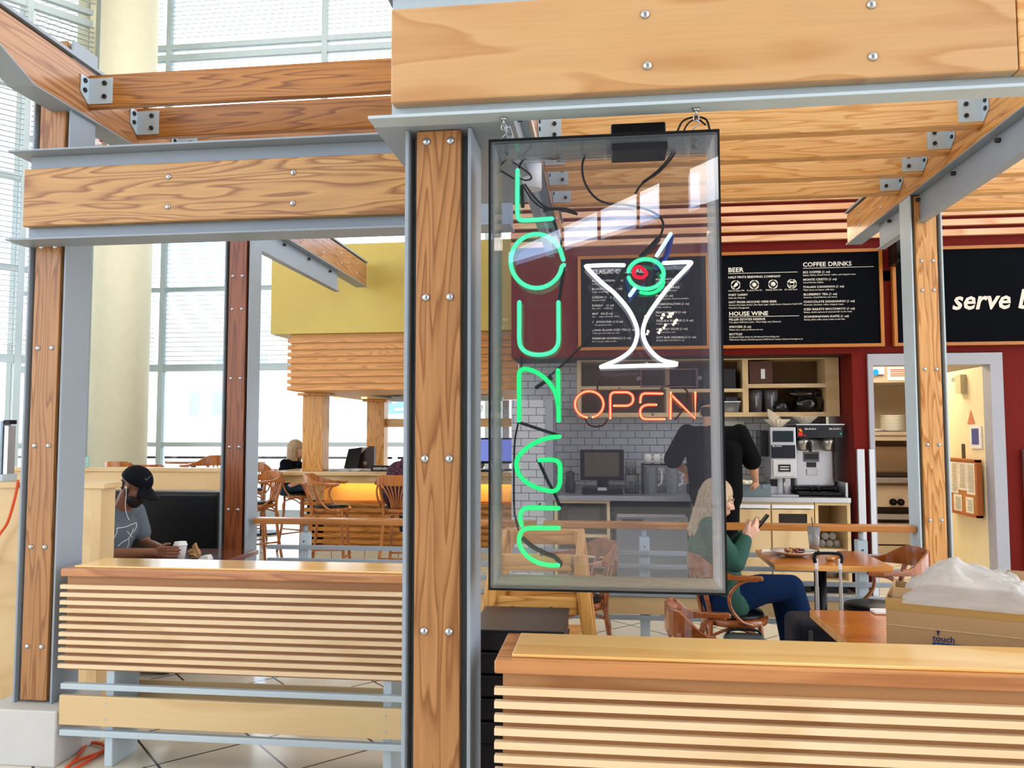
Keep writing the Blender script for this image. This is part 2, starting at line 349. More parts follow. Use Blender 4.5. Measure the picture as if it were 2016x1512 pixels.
# --- side window wall running from the round column toward the viewer's left
d_ = V((-0.628, -0.778, 0)); n_ = V((0.778, -0.628, 0)); p0 = V((-9.0, 12.7, 0))
def side(b, s0, s1, o0, o1, z0, z1):
    q = [p0+d_*s0+n_*o0, p0+d_*s1+n_*o0, p0+d_*s1+n_*o1, p0+d_*s0+n_*o1]
    b.hexa([(v.x, v.y, z0) for v in q]+[(v.x, v.y, z1) for v in q])
fr = B(); gp = B(); bl = B()
for s_ in (0.0, 1.05, 4.2, 7.35, 10.5): side(fr, s_-0.05, s_+0.05, -0.06, 0.08, 0, 12)
for a, b in zs: side(fr, 0, 12, -0.05, 0.06, a, b)
side(gp, 0, 12, 0, 0.01, 0.1, 12)
z = 2.88
while z < 11.9:
    if not 8.72 < z < 9.08:
        for s0, s1 in ((0.08, 1.0), (1.1, 4.1), (4.3, 7.3)): side(bl, s0, s1, 0.12, 0.17, z, z+0.008)
    z += 0.088
sw = struct(fr.build('window_5', ALU), 'aluminium framed side windows at the far left'); gp.build('pane', GL, sw)
tag(bl.build('venetian_blind', BLIND, org=(-10, 11.3, 2.9)), 'white slatted blind on the angled side windows at far left', 'blind', 'slatted blinds on the tall windows')
# round column
tag(B().cyl((-8.3, 12.6, 0), 0.46, 0, 12, seg=48).build('round_column', CREAM, org=(-8.3, 12.6, 0)), 'thick round cream column in front of the tall windows', 'column')
struct(B().box(-9.3, -8.95, 12.6, 14.0, 0, 12).build('wall_left', CREAM), 'narrow cream wall between the two rows of windows')

# --- atrium side behind the viewer: high strip windows seen in the sign's glass
def ray(px, py): return FW + RT*((px-1008)/F_PX) - UP*((py-756)/F_PX)
def mir(px, py, y=-12.0):                              # point of the far wall met by the glass reflection
    d = ray(px, py); t_ = (4.62-y)/d.y; return (d.x*t_, CAM.z+d.z*t_)
wb = B(); hA, hB, hC, hD = mir(1000, 523), mir(1440, 388), mir(1440, 292), mir(1000, 494)
LX, RX = -5.5, 9.0
for poly in ([(LX, 0), (RX, 0), (RX, hB[1]+.1), hB, hA, (LX, hA[1])], [(LX, hA[1]), hA, hD, (LX, hD[1])], [(RX, hB[1]+.1), (RX, hC[1]+.2), hC, hB], [(LX, hD[1]), hD, hC, (RX, hC[1]+.2), (RX, 12.1), (LX, 12.1)]):
    wb.prism(poly, -12.3, -12.0)
for pa, pb in ((1104, 1110), (1176, 1183), (1254, 1260), (1299, 1358)):
    (xa, za), (xb, zb) = mir(pa, 523-.307*(pa-1000)), mir(pb, 523-.307*(pb-1000)); (_, zc), (_, zd) = mir(pb, 494-.459*(pb-1000)), mir(pa, 494-.459*(pa-1000))
    wb.prism([(xa, za), (xb, zb), (xb, zc), (xa, zd)], -12.2, -12.05)
struct(wb.build('wall_behind', mat('atrium_wall', C(78, 76, 86), 0.8)), 'atrium wall with a strip of high windows behind the viewer')  # dark wall colour stands in for the unlit atrium interior

struct(B().box(-26, 12, -13, 16, 12.1, 12.3).build('ceiling_sky_blocker', mat('sky_blocker_paint', C(235, 232, 226), .8)), 'unseen pale atrium ceiling added to block overhead sky light')  # unseen slab added to hold back sky light from above
# --- building across the street
bd = thing('building', 'pale washed-out building across the street behind the bar windows', 'building', (-22, 48, 0))
FAC = mat('pale_facade', C(250, 250, 248), 0.8); GW = mat('facade_window', C(150, 205, 225), 0.4)
B().box(-60, 30, 48, 60, 0, 7.6).build('facade', FAC, bd)
for k, (x, z, ww, hh) in enumerate([(-26.4, 2.6, .7, 1.6), (-24.6, 2.6, 1.2, 1.6), (-22.2, 2.4, 1.6, 2.2), (-17.6, 3.2, .7, .9), (-16, 1.7, .3, 1.4), (-14.3, 1.6, 1.4, 2.4), (-3.9, 2.6, 1.0, 1.8), (-9.5, 3.2, 1.0, 1.6), (-22.2, 5.4, 1.4, 1.2), (-24.5, 5.4, .9, 1.0), (-33, 2.5, 1.4, 2.2), (-37, 2.5, 1.4, 2.2)]):
    f = B().box(x-ww/2, x+ww/2, 47.95, 48.02, z, z+hh).build('window', GW, bd)
B().box(-60, 30, 47.6, 48, 7.6, 8.1).build('cornice', mat('cornice', C(214, 222, 226), .7), bd)
sg = thing('street_sign', 'blue street sign board with white lettering seen through the bar', 'sign', (-8.0, 30, 0))
B().box(-9.2, -7.25, 30, 30.1, 2.25, 3.4).build('sign_board', mat('sign_blue', C(112, 160, 196), .6), sg)
tb = B().text('urdeon', -9.1, 2.98, 29.98, 0.42, bold=.02).text('SOMS', -9.0, 2.66, 29.98, 0.36, bold=.02)
tb.box(-9.05, -8.5, 29.97, 29.99, 2.36, 2.5).box(-8.2, -7.6, 29.97, 29.99, 2.38, 2.48)
tb.build('lettering', WHITE, sg)
B().box(-8.3, -8.1, 30.02, 30.08, -0.15, 2.3).build('post', ALU, sg)
vn = thing('delivery_van', 'pale blue-grey van parked beyond the windows, right of the street sign', 'van', (-6.0, 34, 0))
vm = mat('van_paint', C(150, 178, 200), 0.4)
B().prism([(-7.9, .35), (-5.0, .35), (-5.0, .95), (-5.7, 1.15), (-6.1, 1.9), (-7.9, 1.95)], 34, 35.8).build('body', vm, vn, bevel=.05)
for xx in (-7.3, -5.6): B().cyl((xx, 34.0, .2), .36, -.02, .2, axis='Y').build('wheel', BLKP, vn)
B().prism([(-6.05, 1.15), (-5.75, 1.15), (-6.15, 1.75), (-6.4, 1.75)], 33.98, 34.0).build('window', GW, vn)

# ================================================================ TIMBER AND STEEL FRAME
def bolt_head(b, p, r, axis):                        # domed head; axis is the outward direction
    pr_ = [(r, 0), (r*0.95, r*0.25), (r*0.7, r*0.5), (r*0.35, r*0.62), (0.0001, r*0.66)]
    if axis == '-Y': return b.lathe([(a, c) for a, c in pr_], p, 14, axis='Y')
    sgn = 1 if axis == '+X' else -1
    return b.lathe([(a, sgn*c) for a, c in pr_], p, 14, axis='X')
def column(label, xc, y, z0, z1, wm, zb, w=0.205, dp=0.19, st=None):
    t = thing('steel_column', label, 'column', (xc, y, z0), 'fir faced steel columns of the pergola')
    h = w/2
    s = B().box(xc-h, xc-h+.011, y, y+dp, z0, z1).box(xc+h-.011, xc+h, y, y+dp, z0, z1).box(xc-h+.011, xc+h-.011, y+.075, y+.085, z0, z1)
    s.build('steel_section', st or STEEL, t, bevel=.002)
    B().box(xc-h+.034, xc+h-.034, y+.006, y+.05, z0+.012, z1-.002).build('wood_board', wm, t, bevel=.003)
    B().box(xc-h+.034, xc+h-.034, y+.11, y+.16, z0+.012, z1-.002).build('wood_board', wm, t, bevel=.003)
    for z in zb:
        for sx in (-1, 1): bolt_head(B(), (xc+sx*.037, y+.006, z), .0125, '-Y').build('bolt', BOLT, t)
    return t
ZB = [.47, .985, 1.475, 1.975]
column('big fir and steel column just left of the hanging neon sign', -.5, 2.3, 0, 2.470, W_COL, [.46, .965, 1.47, 1.955, 2.435])
column('fir and steel column at far left standing on a concrete plinth', -2.742, 3.55, .255, 3.52, W_COL, [.52, .995, 1.485, 1.965, 2.47, 2.92])
column('dark reddish fir column behind the left bench, beside the booth', -2.735, 5.55, 0, 3.1, W_COLD, [.47, .98, 1.44, 1.95, 2.47, 2.72])
column('fir and steel column at right, in front of the kitchen doorway', 2.165, 5.55, 0, 3.15, W_COLL, [.96, 1.46, 1.965, 2.50, 2.7], st=STEEL_L)  # paler steel puts the light on its left face into the colour
pl = tag(B().box(-2.93, -2.55, 3.46, 3.80, 0, .255).build('plinth', CONC, org=(-2.74, 3.6, 0), bevel=.006), 'grey painted concrete plinth under the far left column', 'plinth')

def xbeam(label, x0, x1, y, z0, z1, wm, fx0, fx1, bolts, name='lintel_beam', r=.014, st=None, fo=.075, fy=(-.035, .12)):
    t = thing(name, label, 'beam', ((x0+x1)/2, y+.1, z0), 'steel beams faced with fir boards')
    s = B().box(fx0+.06, fx1, y+.045, y+.055, z0-fo+.01, z1+.075).box(fx0, fx1, y+fy[0], y+fy[1], z0-fo, z0-fo+.01).box(fx0, fx1, y+fy[0], y+fy[1], z1+.075, z1+.085)
    s.build('steel_section', st or STEEL, t, bevel=.002)
    B().box(x0, x1, y, y+.044, z0, z1).build('wood_board', wm, t, bevel=.006)
    B().box(x0, x1, y+.056, y+.1, z0, z1).build('wood_board', wm, t, bevel=.006)
    for (x, z) in bolts: bolt_head(B(), (x, y, z), r, '-Y').build('bolt', BOLT, t)
    return t
hb = xbeam('large pale fir beam across the top, holding the neon sign', -.622, 1.108, 2.2, 2.516, 2.801, W_FRONT, -.69, 3.0,
      [(.125, 2.585), (.12, 2.735), (.735, 2.575), (.735, 2.722)], 'header_beam', .0135, STEEL_L, .045, (.0, .071))  # paler steel puts the light on the header front into the colour
B().box(1.111, 2.8, 2.2, 2.244, 2.516, 2.801).build('wood_board', W_PURR, hb, bevel=.004)
# stub flange running back from the header over the big column
stub = B().box(-.692, -.30, 2.272, 3.1, 2.471, 2.481).box(-.505, -.495, 2.272, 3.1, 2.481, 2.95).box(-.692, -.30, 2.272, 3.1, 2.95, 2.96)
tag(stub.build('stub_beam', STEEL, org=(-.5, 2.6, 2.45), bevel=.002), 'short grey steel beam running back over the big column', 'beam')
xbeam('dark-grained fir lintel spanning the left bay above the bench', -2.80, -.66, 3.445, 2.545, 2.828, W_LINT, -2.86, -.412,
      [(-2.05, 2.76), (-2.05, 2.615), (-1.435, 2.755), (-1.435, 2.61)])

def ybeam(label, xi, sg_, y0, y1, ys, zz0=3.17, zz1=3.415, plate0=None, taper=None, wb=None):
    """beam running away from the viewer; xi = face of the inner board, sg_ = +1 when the inner side is +X; taper = where the underside starts to rise toward the near end"""
    xc = xi - sg_*.055
    t = thing('rafter_beam', label, 'beam', (xc, (y0+y1)/2, zz0), 'steel beams faced with fir boards')
    bx = lambda b, a, c, *r_: b.box(min(a, c), max(a, c), *r_)
    ty = taper or y0; ze = zz0+(ty-y0)*.40
    def prof(d0, d1, e0=0.0, e1=0.0): return [(y0+e0, ze+d0), (ty+e0, zz0+d0), (y1-e1, zz0+d0), (y1-e1, zz1+d1), (y0+e0, zz1+d1)] if taper else [(y0+e0, zz0+d0), (y1-e1, zz0+d0), (y1-e1, zz1+d1), (y0+e0, zz1+d1)]
    s = B(); s.prism(prof(-.006, .012), xc-.005, xc+.005, 'YZ')
    a, c = sorted((xi+sg_*.012, xi-sg_*.122))
    s.box(a, c, ty, y1, zz0-.014, zz0-.006).box(a, c, y0, y1, zz1+.012, zz1+.03)
    if taper: s.hexa([(a, y0, ze-.014), (c, y0, ze-.014), (c, ty, zz0-.014), (a, ty, zz0-.014), (a, y0, ze-.006), (c, y0, ze-.006), (c, ty, zz0-.006), (a, ty, zz0-.006)])
    p_ = plate0 or y0
    bx(s, xc-.005, xc+.005, p_, ys, zz0-.2, zz0-.014); bx(s, xc-.03, xc+.03, p_, ys, zz0-.208, zz0-.2)
    s.build('steel_section', STEEL, t, bevel=.0015)
    for d0, d1 in ((0, .049), (.061, .105)):
        a, c = sorted((xi-sg_*d0, xi-sg_*d1)); B().prism(prof(0, 0, .004, .01), a, c, 'YZ').build('wood_board', wb or W_BEAMY, t, bevel=.004)
    for k in range(6):
        y = y1-.35-k*.5
        if y < 5.9: break
        for z in (zz0+.07, zz1-.07): bolt_head(B(), (xi, y, z), .0125, '+X' if sg_ > 0 else '-X').build('bolt', BOLT, t)
    for k in range(6):
        y = ys-.25-k*.55
        if y < (plate0 or y0)+.05: break
        B().cyl((xc, y, zz0-.05), .013, -.03, .03, 6, axis='X').build('bolt', BLK, t)
    return t
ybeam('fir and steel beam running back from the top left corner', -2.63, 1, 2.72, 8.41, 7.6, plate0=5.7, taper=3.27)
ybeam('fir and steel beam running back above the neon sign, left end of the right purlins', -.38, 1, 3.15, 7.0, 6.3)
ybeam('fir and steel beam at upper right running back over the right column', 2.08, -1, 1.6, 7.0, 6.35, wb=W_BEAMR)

def purlin(label, x0, x1, y, wm, L_=True, R_=True, z0=3.215, z1=3.385, group='fir purlins of the pergola roof', th=.088):
    t = thing('purlin', label, 'purlin', ((x0+x1)/2, y, z0), group)
    B().box(x0, x1, y, y+th, z0, z1).build('timber', wm, t, bevel=.006)
    for on, x, sg_ in ((L_, x0, 1), (R_, x1, -1)):
        if not on: continue
        a, b = sorted((x+sg_*.002, x+sg_*.135)); c, d = sorted((x+sg_*.002, x+sg_*.007))
        br = B().box(a, b, y-.006, y, z0+.015, z1-.02)
        br.prism([(y-.066, z0+.06), (y-.004, z0+.015), (y-.004, z1-.02), (y-.066, z1-.02)], c, d, 'YZ')
        bk = br.build('bracket', STEEL_L, t)
        for xx, zz in ((x+sg_*.095, z0+.05), (x+sg_*.095, z1-.05)): B().cyl((xx, y-.006, zz), .0125, 0, .009, 6, axis='Y').build('bolt', BLK, bk)
        for zz in (z0+.075, z1-.045): B().cyl((x+sg_*.007, y-.04, zz), .0125, 0 if sg_ > 0 else -.009, .009 if sg_ > 0 else 0, 6, axis='X').build('bolt', BLK, bk)
    return t
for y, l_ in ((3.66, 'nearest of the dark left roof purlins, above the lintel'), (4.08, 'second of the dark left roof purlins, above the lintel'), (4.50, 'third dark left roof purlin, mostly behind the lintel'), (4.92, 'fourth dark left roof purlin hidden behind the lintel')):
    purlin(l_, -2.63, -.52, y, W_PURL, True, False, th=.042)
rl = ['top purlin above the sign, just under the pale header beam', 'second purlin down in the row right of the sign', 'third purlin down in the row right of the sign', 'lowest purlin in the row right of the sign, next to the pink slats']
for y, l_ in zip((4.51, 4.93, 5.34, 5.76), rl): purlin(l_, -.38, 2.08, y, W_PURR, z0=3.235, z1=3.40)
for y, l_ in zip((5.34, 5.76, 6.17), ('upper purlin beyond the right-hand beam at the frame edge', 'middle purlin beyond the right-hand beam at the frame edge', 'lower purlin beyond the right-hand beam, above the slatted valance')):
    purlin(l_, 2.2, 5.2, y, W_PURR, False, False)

# ================================================================ SLATTED BENCH RAILS
def slat_rail(label, x0, x1, y, dz, posts, lend=True):
    t = thing('slatted_rail', label, 'railing', ((x0+x1)/2, y+.15, 0), 'slatted maple railings with a flat cap')
    zt = .918-dz
    B().box(x0, x1, y, y+.30, zt-.037, zt).build('cap', W_CAPE, t, bevel=.006, seg=3)
    B().box(x0+.045, x1+.05, y+.035, y+.27, zt, zt+.009).build('cap_inlay', W_CAPT, t, bevel=.003)
    s = B()
    for k in range(11):
        z = zt-.075-k*.0365
        s.box(x0, x1, y, y+.022, z-.0195, z)
    s.build('slat_panel', W_SLAT, t, bevel=.0015)
    B().box(x0+.022, x1, y+.022, y+.06, zt-.47, zt-.037).build('backing', W_BACK, t)
    B().box(x0+.022, x1, y+.22, y+.26, zt-.47, zt-.037).build('backing', W_MAP, t)
    for z0, z1 in ((.355, .381), (.143, .171)):
        B().box(x0+.018, x1, y, y+.03, z0, z1).build('rail', STEEL_L, t, bevel=.003)
        B().box(x0+.13, x1, y+.22, y+.25, z0+.02, z1+.02).build('rail', STEEL_L, t, bevel=.003)
    B().box(x0+.014, x1, y, y+.022, .193, .327).build('kick_board', W_MAP, t, bevel=.003)
    B().box(x0+.11, x1, y+.235, y+.25, .215, .335).build('kick_board', W_MAP, t, bevel=.003)
    for xp in posts:
        B().box(xp, xp+.04, y+.03, y+.235, 0, zt-.4).build('post', STEEL_L, t, bevel=.004)
        for zz in (.225, .295): B().cyl((xp+.02, y, zz), .005, 0, .002, 10, axis='Y').build('screw', BOLT, t)
    return t
slat_rail('maple slatted railing with glossy cap filling the left bay', -2.557, -.66, 3.47, .008, (-2.33, -1.0))
slat_rail('maple slatted railing with orange cap, nearest, under the neon sign', -.314, 3.0, 2.2, 0, (.1, 2.4))

# ================================================================ HANDRAIL ACROSS THE BACK OF THE SEATING AREA
def handrail(label, x0, x1, posts, sxs):
    y = 5.62
    t = thing('handrail', label, 'railing', ((x0+x1)/2, y, 0), 'railings with a fir handrail and steel bars')
    B().box(x0, x1, y-.03, y+.08, .872, .915).build('handrail_top', W_RAIL, t, bevel=.008, seg=3)
    for z in (.69, .595, .502, .405, .245): B().box(sxs, x1-.06 if x1 > 0 else x1, y-.02, y+.012, z, z+.03).build('bar', STEEL, t, bevel=.003)
    B().box(sxs, x1-.06, y+.0, y+.02, .28, .40).build('kick_board', W_MAP, t, bevel=.003)
    for xp in posts:
        p = B().box(xp-.035, xp+.035, y+.013, y+.083, 0, .81).build('post', STEEL_L, t, bevel=.006)
        B().cyl((xp, y+.045, .0), .017, .81, .872, 12).build('stem', STEEL_L, p)
        B().cyl((xp, y+.012, .745), .006, 0, .003, 10, axis='Y').build('bolt', BLK, p)
    return t
handrail('fir topped railing between the reddish column and the big column, in front of the bar', -2.6, -.5, (-2.22,), -2.49)
handrail('fir topped railing behind the woman with the phone, ending at the right column', -.45, 2.06, (.26, 1.72), -.45)

# ================================================================ BLACK, RED WALL WITH MENUS
YR = 7.9
TILEW = grid_mat('white_subway_tile', C(214, 214, 212), C(84, 84, 86), .155, .078, .003, .5, plane='XZ', rough=.15, var=.06)
r = B()
r.box(-.95, 5.5, YR, YR+.12, 2.30, 5.2)                  # above the openings
r.box(2.36, 2.50, YR, 8.75, 0, 2.30)
r.box(3.72, 5.5, YR, YR+.12, 0, 2.30)
struct(r.build('wall_right', RED), 'oxblood red wall carrying the menu boards')
struct(B().box(-.95, -.60, YR, YR+.4, 0, 1.87).build('trim_1', TILEW), 'white tiled pier at the left end of the counter')
struct(B().box(-.60, -.53, YR-.01, YR+.4, 0, 1.87).build('trim_2', SSTD), 'metal edge strip of the tiled pier')
struct(B().box(-.95, 2.3, 8.62, 8.72, 0, 2.4).build('wall_back', TILEW), 'white brick-tiled wall behind the coffee counter')
struct(B().box(-.95, 2.36, YR+.12, 8.72, 2.30, 2.4).build('ceiling', mat('dark_soffit', C(60, 52, 46), .8)), 'soffit over the coffee counter, added for shade')  # soffit added to shade the counter recess
# kitchen room
KW = mat('kitchen_wall', C(232, 222, 190), .6)
k = B().box(2.36, 2.5, 8.75, 11.7, 0, 3.0).box(5.5, 5.6, YR, 11.7, 0, 3.0).box(2.36, 5.6, 11.6, 11.7, 0, 3.0)
struct(k.build('wall_kitchen', KW), 'cream kitchen walls seen through the doorway')
struct(B().box(2.36, 5.6, YR, 11.7, 3.0, 3.1).build('ceiling_kitchen', KW), 'unseen kitchen ceiling added for shade')  # unseen lid added to shade the kitchen
FRM = mat('door_frame_grey', C(164, 166, 176), .5)
struct(B().box(2.50, 2.545, YR-.03, YR+.13, 0, 2.18).box(3.60, 3.71, YR-.03, YR+.13, 0, 2.18).box(2.50, 3.71, YR-.03, YR+.13, 2.18, 2.29).build('door_1', FRM), 'pale grey door frame of the kitchen doorway')
dl = thing('kitchen_door', 'cream kitchen door standing open with papers clipped on it', 'door', (3.63, 8.0, 0))
CRD = mat('cream_door', C(240, 226, 182), .5)
B().box(3.60, 3.645, 8.03, 8.85, .02, 2.17).build('door_leaf', CRD, dl, bevel=.003)
cb_ = B().box(3.545, 3.60, 8.38, 8.50, 1.93, 2.12).build('door_closer', mat('closer_cream', C(206, 196, 150), .5), dl)
B().box(3.56, 3.59, 8.5, 8.62, 2.06, 2.10).build('closer_arm', BOLT, cb_)
B().box(3.592, 3.60, 8.46, 8.52, 1.27, 1.42).build('handle_plate', mat('dark_metal', C(90, 86, 76), .4, .7), dl)
tr_ = B(); tr_.prism([(8.22, 1.62), (8.38, 1.62), (8.30, 1.76)], 3.596, 3.599, 'YZ'); tr_.build('warning_triangle', mat('triangle_red', C(206, 120, 92), .6), dl)
ps = thing('blue_poster', 'small blue notice in a white mount on the open kitchen door', 'poster', (3.59, 8.2, 1.45))
B().box(3.588, 3.599, 8.08, 8.31, 1.38, 1.60).build('mount', WHITE, ps); B().box(3.584, 3.588, 8.13, 8.27, 1.42, 1.575).build('sheet', mat('poster_blue', C(62, 74, 140), .5), ps)
cbd = thing('notice_board', 'wooden framed board of printed papers hung on the kitchen door', 'notice board', (3.56, 8.3, .9))
B().box(3.54, 3.57, 8.08, 8.70, .72, 1.27).build('backing', mat('cork', C(196, 132, 60), .7), cbd)
FRO = mat('board_frame', C(176, 96, 34), .45)
for a in ((8.06, 8.72, 1.25, 1.275), (8.06, 8.72, .715, .74), (8.06, 8.10, .72, 1.27), (8.68, 8.72, .72, 1.27)): B().box(3.525, 3.575, *a).build('frame', FRO, cbd)
PAP = mat('paper', C(244, 236, 212), .7); LNE = mat('print_grey', C(150, 140, 124), .7)
for (a, b_, z0, z1) in ((8.12, 8.30, .93, 1.24), (8.31, 8.48, .96, 1.24), (8.49, 8.66, .92, 1.24), (8.17, 8.33, .745, .90), (8.42, 8.60, .745, .91)):
    pp = B().box(3.534, 3.539, a, b_, z0, z1).build('paper', PAP, cbd)
    ln = B(); z = z1-.03
    while z > z0+.02: ln.box(3.532, 3.534, a+.02, b_-.02-random.random()*.04, z, z+.004); z -= .014
    ln.build('print', LNE, pp)
# steel corner guards
for (x0, x1, l_) in ((2.372, 2.44, 'left of two steel corner guards by the kitchen doorway'), (2.482, 2.53, 'right of two steel corner guards by the kitchen doorway, at the frame'), (3.86, 3.95, 'steel corner guard on the red wall right of the kitchen door')):
    tag(B().box(x0, x1, YR-.045, YR-.001, 0, 1.38).build('corner_guard', SSTD, org=((x0+x1)/2, YR, 0), bevel=.004), l_, 'corner guard', 'steel corner guards on the red wall')
# slatted valance above the menus
vs_ = B()
for kk in range(17):
    z = 3.415+kk*.098; vs_.box(-.95, 5.5, YR-.05, YR-.002, z, z+.058)
tag(vs_.build('slatted_valance', W_VAL, org=(2, YR, 3.4)), 'pinkish wooden slats across the red wall above the menu boards', 'slats')

def menu(label, x0, x1, z0, z1, fill):
    t = thing('menu_board', label, 'menu board', ((x0+x1)/2, YR-.05, z0), 'framed black menu boards on the red wall')
    B().box(x0+.02, x1-.02, YR-.04, YR-.002, z0+.02, z1-.02).build('panel', BOARD, t)
    fr = B(); w_ = .03
    fr.box(x0, x1, YR-.06, YR-.002, z1-w_, z1).box(x0, x1, YR-.06, YR-.002, z0, z0+w_).box(x0, x0+w_, YR-.06, YR-.002, z0+w_, z1-w_).box(x1-w_, x1, YR-.06, YR-.002, z0+w_, z1-w_)
    fr.build('frame', W_FRAME, t)
    b = B(); fill(b); b.build('lettering', INK, t)
Yt = YR-.043
def fill2(b):
    x = 1.205
    T = lambda s, xx, z, sz, bo=.012, **k_: b.text(s, xx, z, Yt, sz, bold=bo*.5, **k_)
    T('BEER', x, 3.115, .062, .03, sx=1.1); b.box(x, 1.865, Yt-.001, Yt, 3.098, 3.102)
    T('HALF PINTS BREWING COMPANY', x, 3.052, .030, .02, sx=1.1)
    for q, nm in enumerate(('Little Scrapper IPA', 'St. James Pale Ale', 'Bulldog Amber Ale', 'Stir Stick Stout')):
        cx = x+.07+q*.178; cz = 2.985
        ring = [(cx+.042*math.cos(a*PI/12), cz+.042*math.sin(a*PI/12)) for a in range(25)]
        for a in range(24):
            if a % 6 == 5: continue
            (xa, za), (xb, zb_) = ring[a], ring[a+1]; b.box(min(xa, xb)-.0015, max(xa, xb)+.0015, Yt-.001, Yt, min(za, zb_)-.0015, max(za, zb_)+.0015)
        if q == 0: b.prism([(cx-.025, cz-.02), (cx, cz+.022), (cx+.02, cz+.024), (cx+.022, cz-.002), (cx-.01, cz-.022)], Yt-.001, Yt)
        if q == 1:
            for a in range(12):
                an = a*PI/6; b.bar((cx+.016*math.cos(an), Yt-.0005, cz+.016*math.sin(an)), (cx+.032*math.cos(an), Yt-.0005, cz+.032*math.sin(an)), .001, .006, up=(0, 1, 0))
            b.lathe([(.012, 0), (.018, 0.0005)], (cx, Yt, cz), 16, axis='Y')
        if q == 2: b.lathe([(.024, 0), (.0001, .0005)], (cx, Yt, cz), 12, axis='Y')
        if q == 3: b.prism([(cx-.026, cz+.024), (cx+.026, cz+.024), (cx+.018, cz-.026), (cx-.018, cz-.026), (cx-.022, cz+.0), (cx-.014, cz-.018), (cx+.014, cz-.018), (cx+.018, cz+.008), (cx-.018, cz+.008)], Yt-.001, Yt)
        T(nm, cx-.07, 2.923, .020, .0)
    T('FORT GARRY', x, 2.878, .028, .02, sx=1.1); T('Dark ale | Pale ale', x, 2.85, .022, 0)
    T('NOT FROM AROUND HERE BEER', x, 2.806, .028, .02, sx=1.1); T('Corona | Dos Equis Amber | Dos Equis Lager | Stella Artois | Alexander Keith\'s IPA', x, 2.780, .0205, 0); T('Heineken | Hoegaarden', x, 2.752, .0205, 0)
    T('HOUSE WINE', x, 2.682, .056, .03, sx=1.1); b.box(x, 1.87, Yt-.001, Yt, 2.668, 2.672)
    T('PELLER ESTATES RESERVE', x, 2.635, .028, .02, sx=1.1); T('5 oz. glass | Half Litre | Litre - Pinot Grigio (w) | Shiraz (r)', x, 2.610, .021, .005)
    T('SPRITZER (5 oz)', x, 2.562, .028, .02, sx=1.1); T('White wine, soda and lemon over ice.', x, 2.536, .021, 0)
    T('BOTTLES', x, 2.490, .028, .02, sx=1.1); T('De Bortoli Petite Sirah (r) | De Bortoli Pinot Grigio (w)', x, 2.464, .021, 0); T('Wild Horse Canyon Chardonnay (w) | Wild Horse Canyon Cabernet Sauvignon (r)', x, 2.438, .0205, 0)
    x = 1.915
    T('COFFEE DRINKS', x, 3.150, .060, .03, sx=1.05); b.box(x, 2.575, Yt-.001, Yt, 3.132, 3.136)
    for q, (h_, s_) in enumerate((('B52 COFFEE (1 oz)', 'Baileys, Kahlua, Grand Marnier, coffee, and whipped cream.'), ('MONTE CRISTO (1 oz)', 'Grand Marnier, Kahlua.'), ('ITALIAN CANADIAN (1 oz)', 'Maple syrup rye liqueur, caffe latte.'), ('BLUEBERRY TEA (1 oz)', 'Amaretto, Grand Marnier, tea, lemon.'), ('CHOCOLATE DISARONNO (1 oz)', 'Amaretto, chocolate, coffee, whipped cream.'), ('ICED BAILEYS MACCHIATO (1 oz)', 'Baileys, double espresso & steamed milk on the rocks.'), ('SCANDINAVIAN KAFFE (1 oz)', 'Brandy, black coffee, heavy cream on the side.'))):
        z = 3.085-q*.0725; T(h_, x, z, .0285, .02, sx=1.12); T(s_, x, z-.026, .0205, 0)
def fill1(b):
    T = lambda s, xx, z, sz, bo=.012, **k_: b.text(s, xx, z, Yt, sz, bold=bo*.5, **k_)
    for x, hd, it in ((-.13, 'CLASSIC COCKTAILS', (('BLACK RUSSIAN (1 oz)', 'Vodka, Kahlua.'), ('BLOODY MARY (1 oz)', 'Vodka, tomato juice, pepper.'), ('CAESAR (1 oz)', 'Clamato, vodka.'), ('DAIQUIRI (1 oz)', 'Rum, lime, strawberries.'), ('MARTINI (2 oz)', 'Gin or vodka, vermouth, olives.'), ('GREYHOUND (1-2 oz)', 'Vodka, grapefruit juice.'), ('LONG ISLAND ICED TEA (1 oz)', 'Vodka, gin, rum, triple sec, cola.'), ('PREMIUM HIGHBALLS (1 oz)', 'Rye, rum, gin, vodka, scotch.'))),
                       (.50, '', (('MARGARITA', 'Tequila, lime, triple sec.'), ('MOSCOW MULE', 'Vodka, lime, ginger beer.'), ('PIMMS (1 oz)', 'Pimms, lemonade, lemon & cucumber.'), ('COSMOPOLITAN (1 oz)', 'Vodka, cranberry.'), ('PEACH BELLINI (1 oz)', 'Rum, peach, sangria.'), ('TEQUILA SUNRISE (1-2 oz)', 'Tequila, orange, grenadine.'), ('WHISKEY SOUR (1 oz)', 'Whiskey, lemon, sour.'), ('CITY BAR HIGHBALLS (1 oz)', 'SINGLE MALT SCOTCH (1 oz)')))):
        if hd: T(hd, x, 3.13, .058, .03)
        for q, (h_, s_) in enumerate(it):
            z = 3.05-q*.083; T(h_, x, z, .0285, .02, sx=1.1); T(s_, x, z-.027, .021, 0)
menu('black menu board of classic cocktails behind the neon sign', -.27, 1.02, 2.36, 3.31, fill1)
menu('black menu board headed beer, house wine and coffee drinks', 1.05, 2.65, 2.36, 3.31, fill2)
menu('black board with large white italic lettering at far right', 2.74, 4.6, 2.36, 3.31, lambda b: b.text('serve breakfast', 3.27, 2.705, Yt, .255, shear=.25, bold=.022, sx=.93))
tag(B().box(2.70, 2.78, 7.6, 7.82, 3.12, 3.36).cyl((2.74, 7.6, 3.2), .05, -.05, .1, axis='Y').build('loudspeaker', BLKP, org=(2.74, 7.7, 3.2)), 'small black speaker beside the slats near the right column', 'speaker')
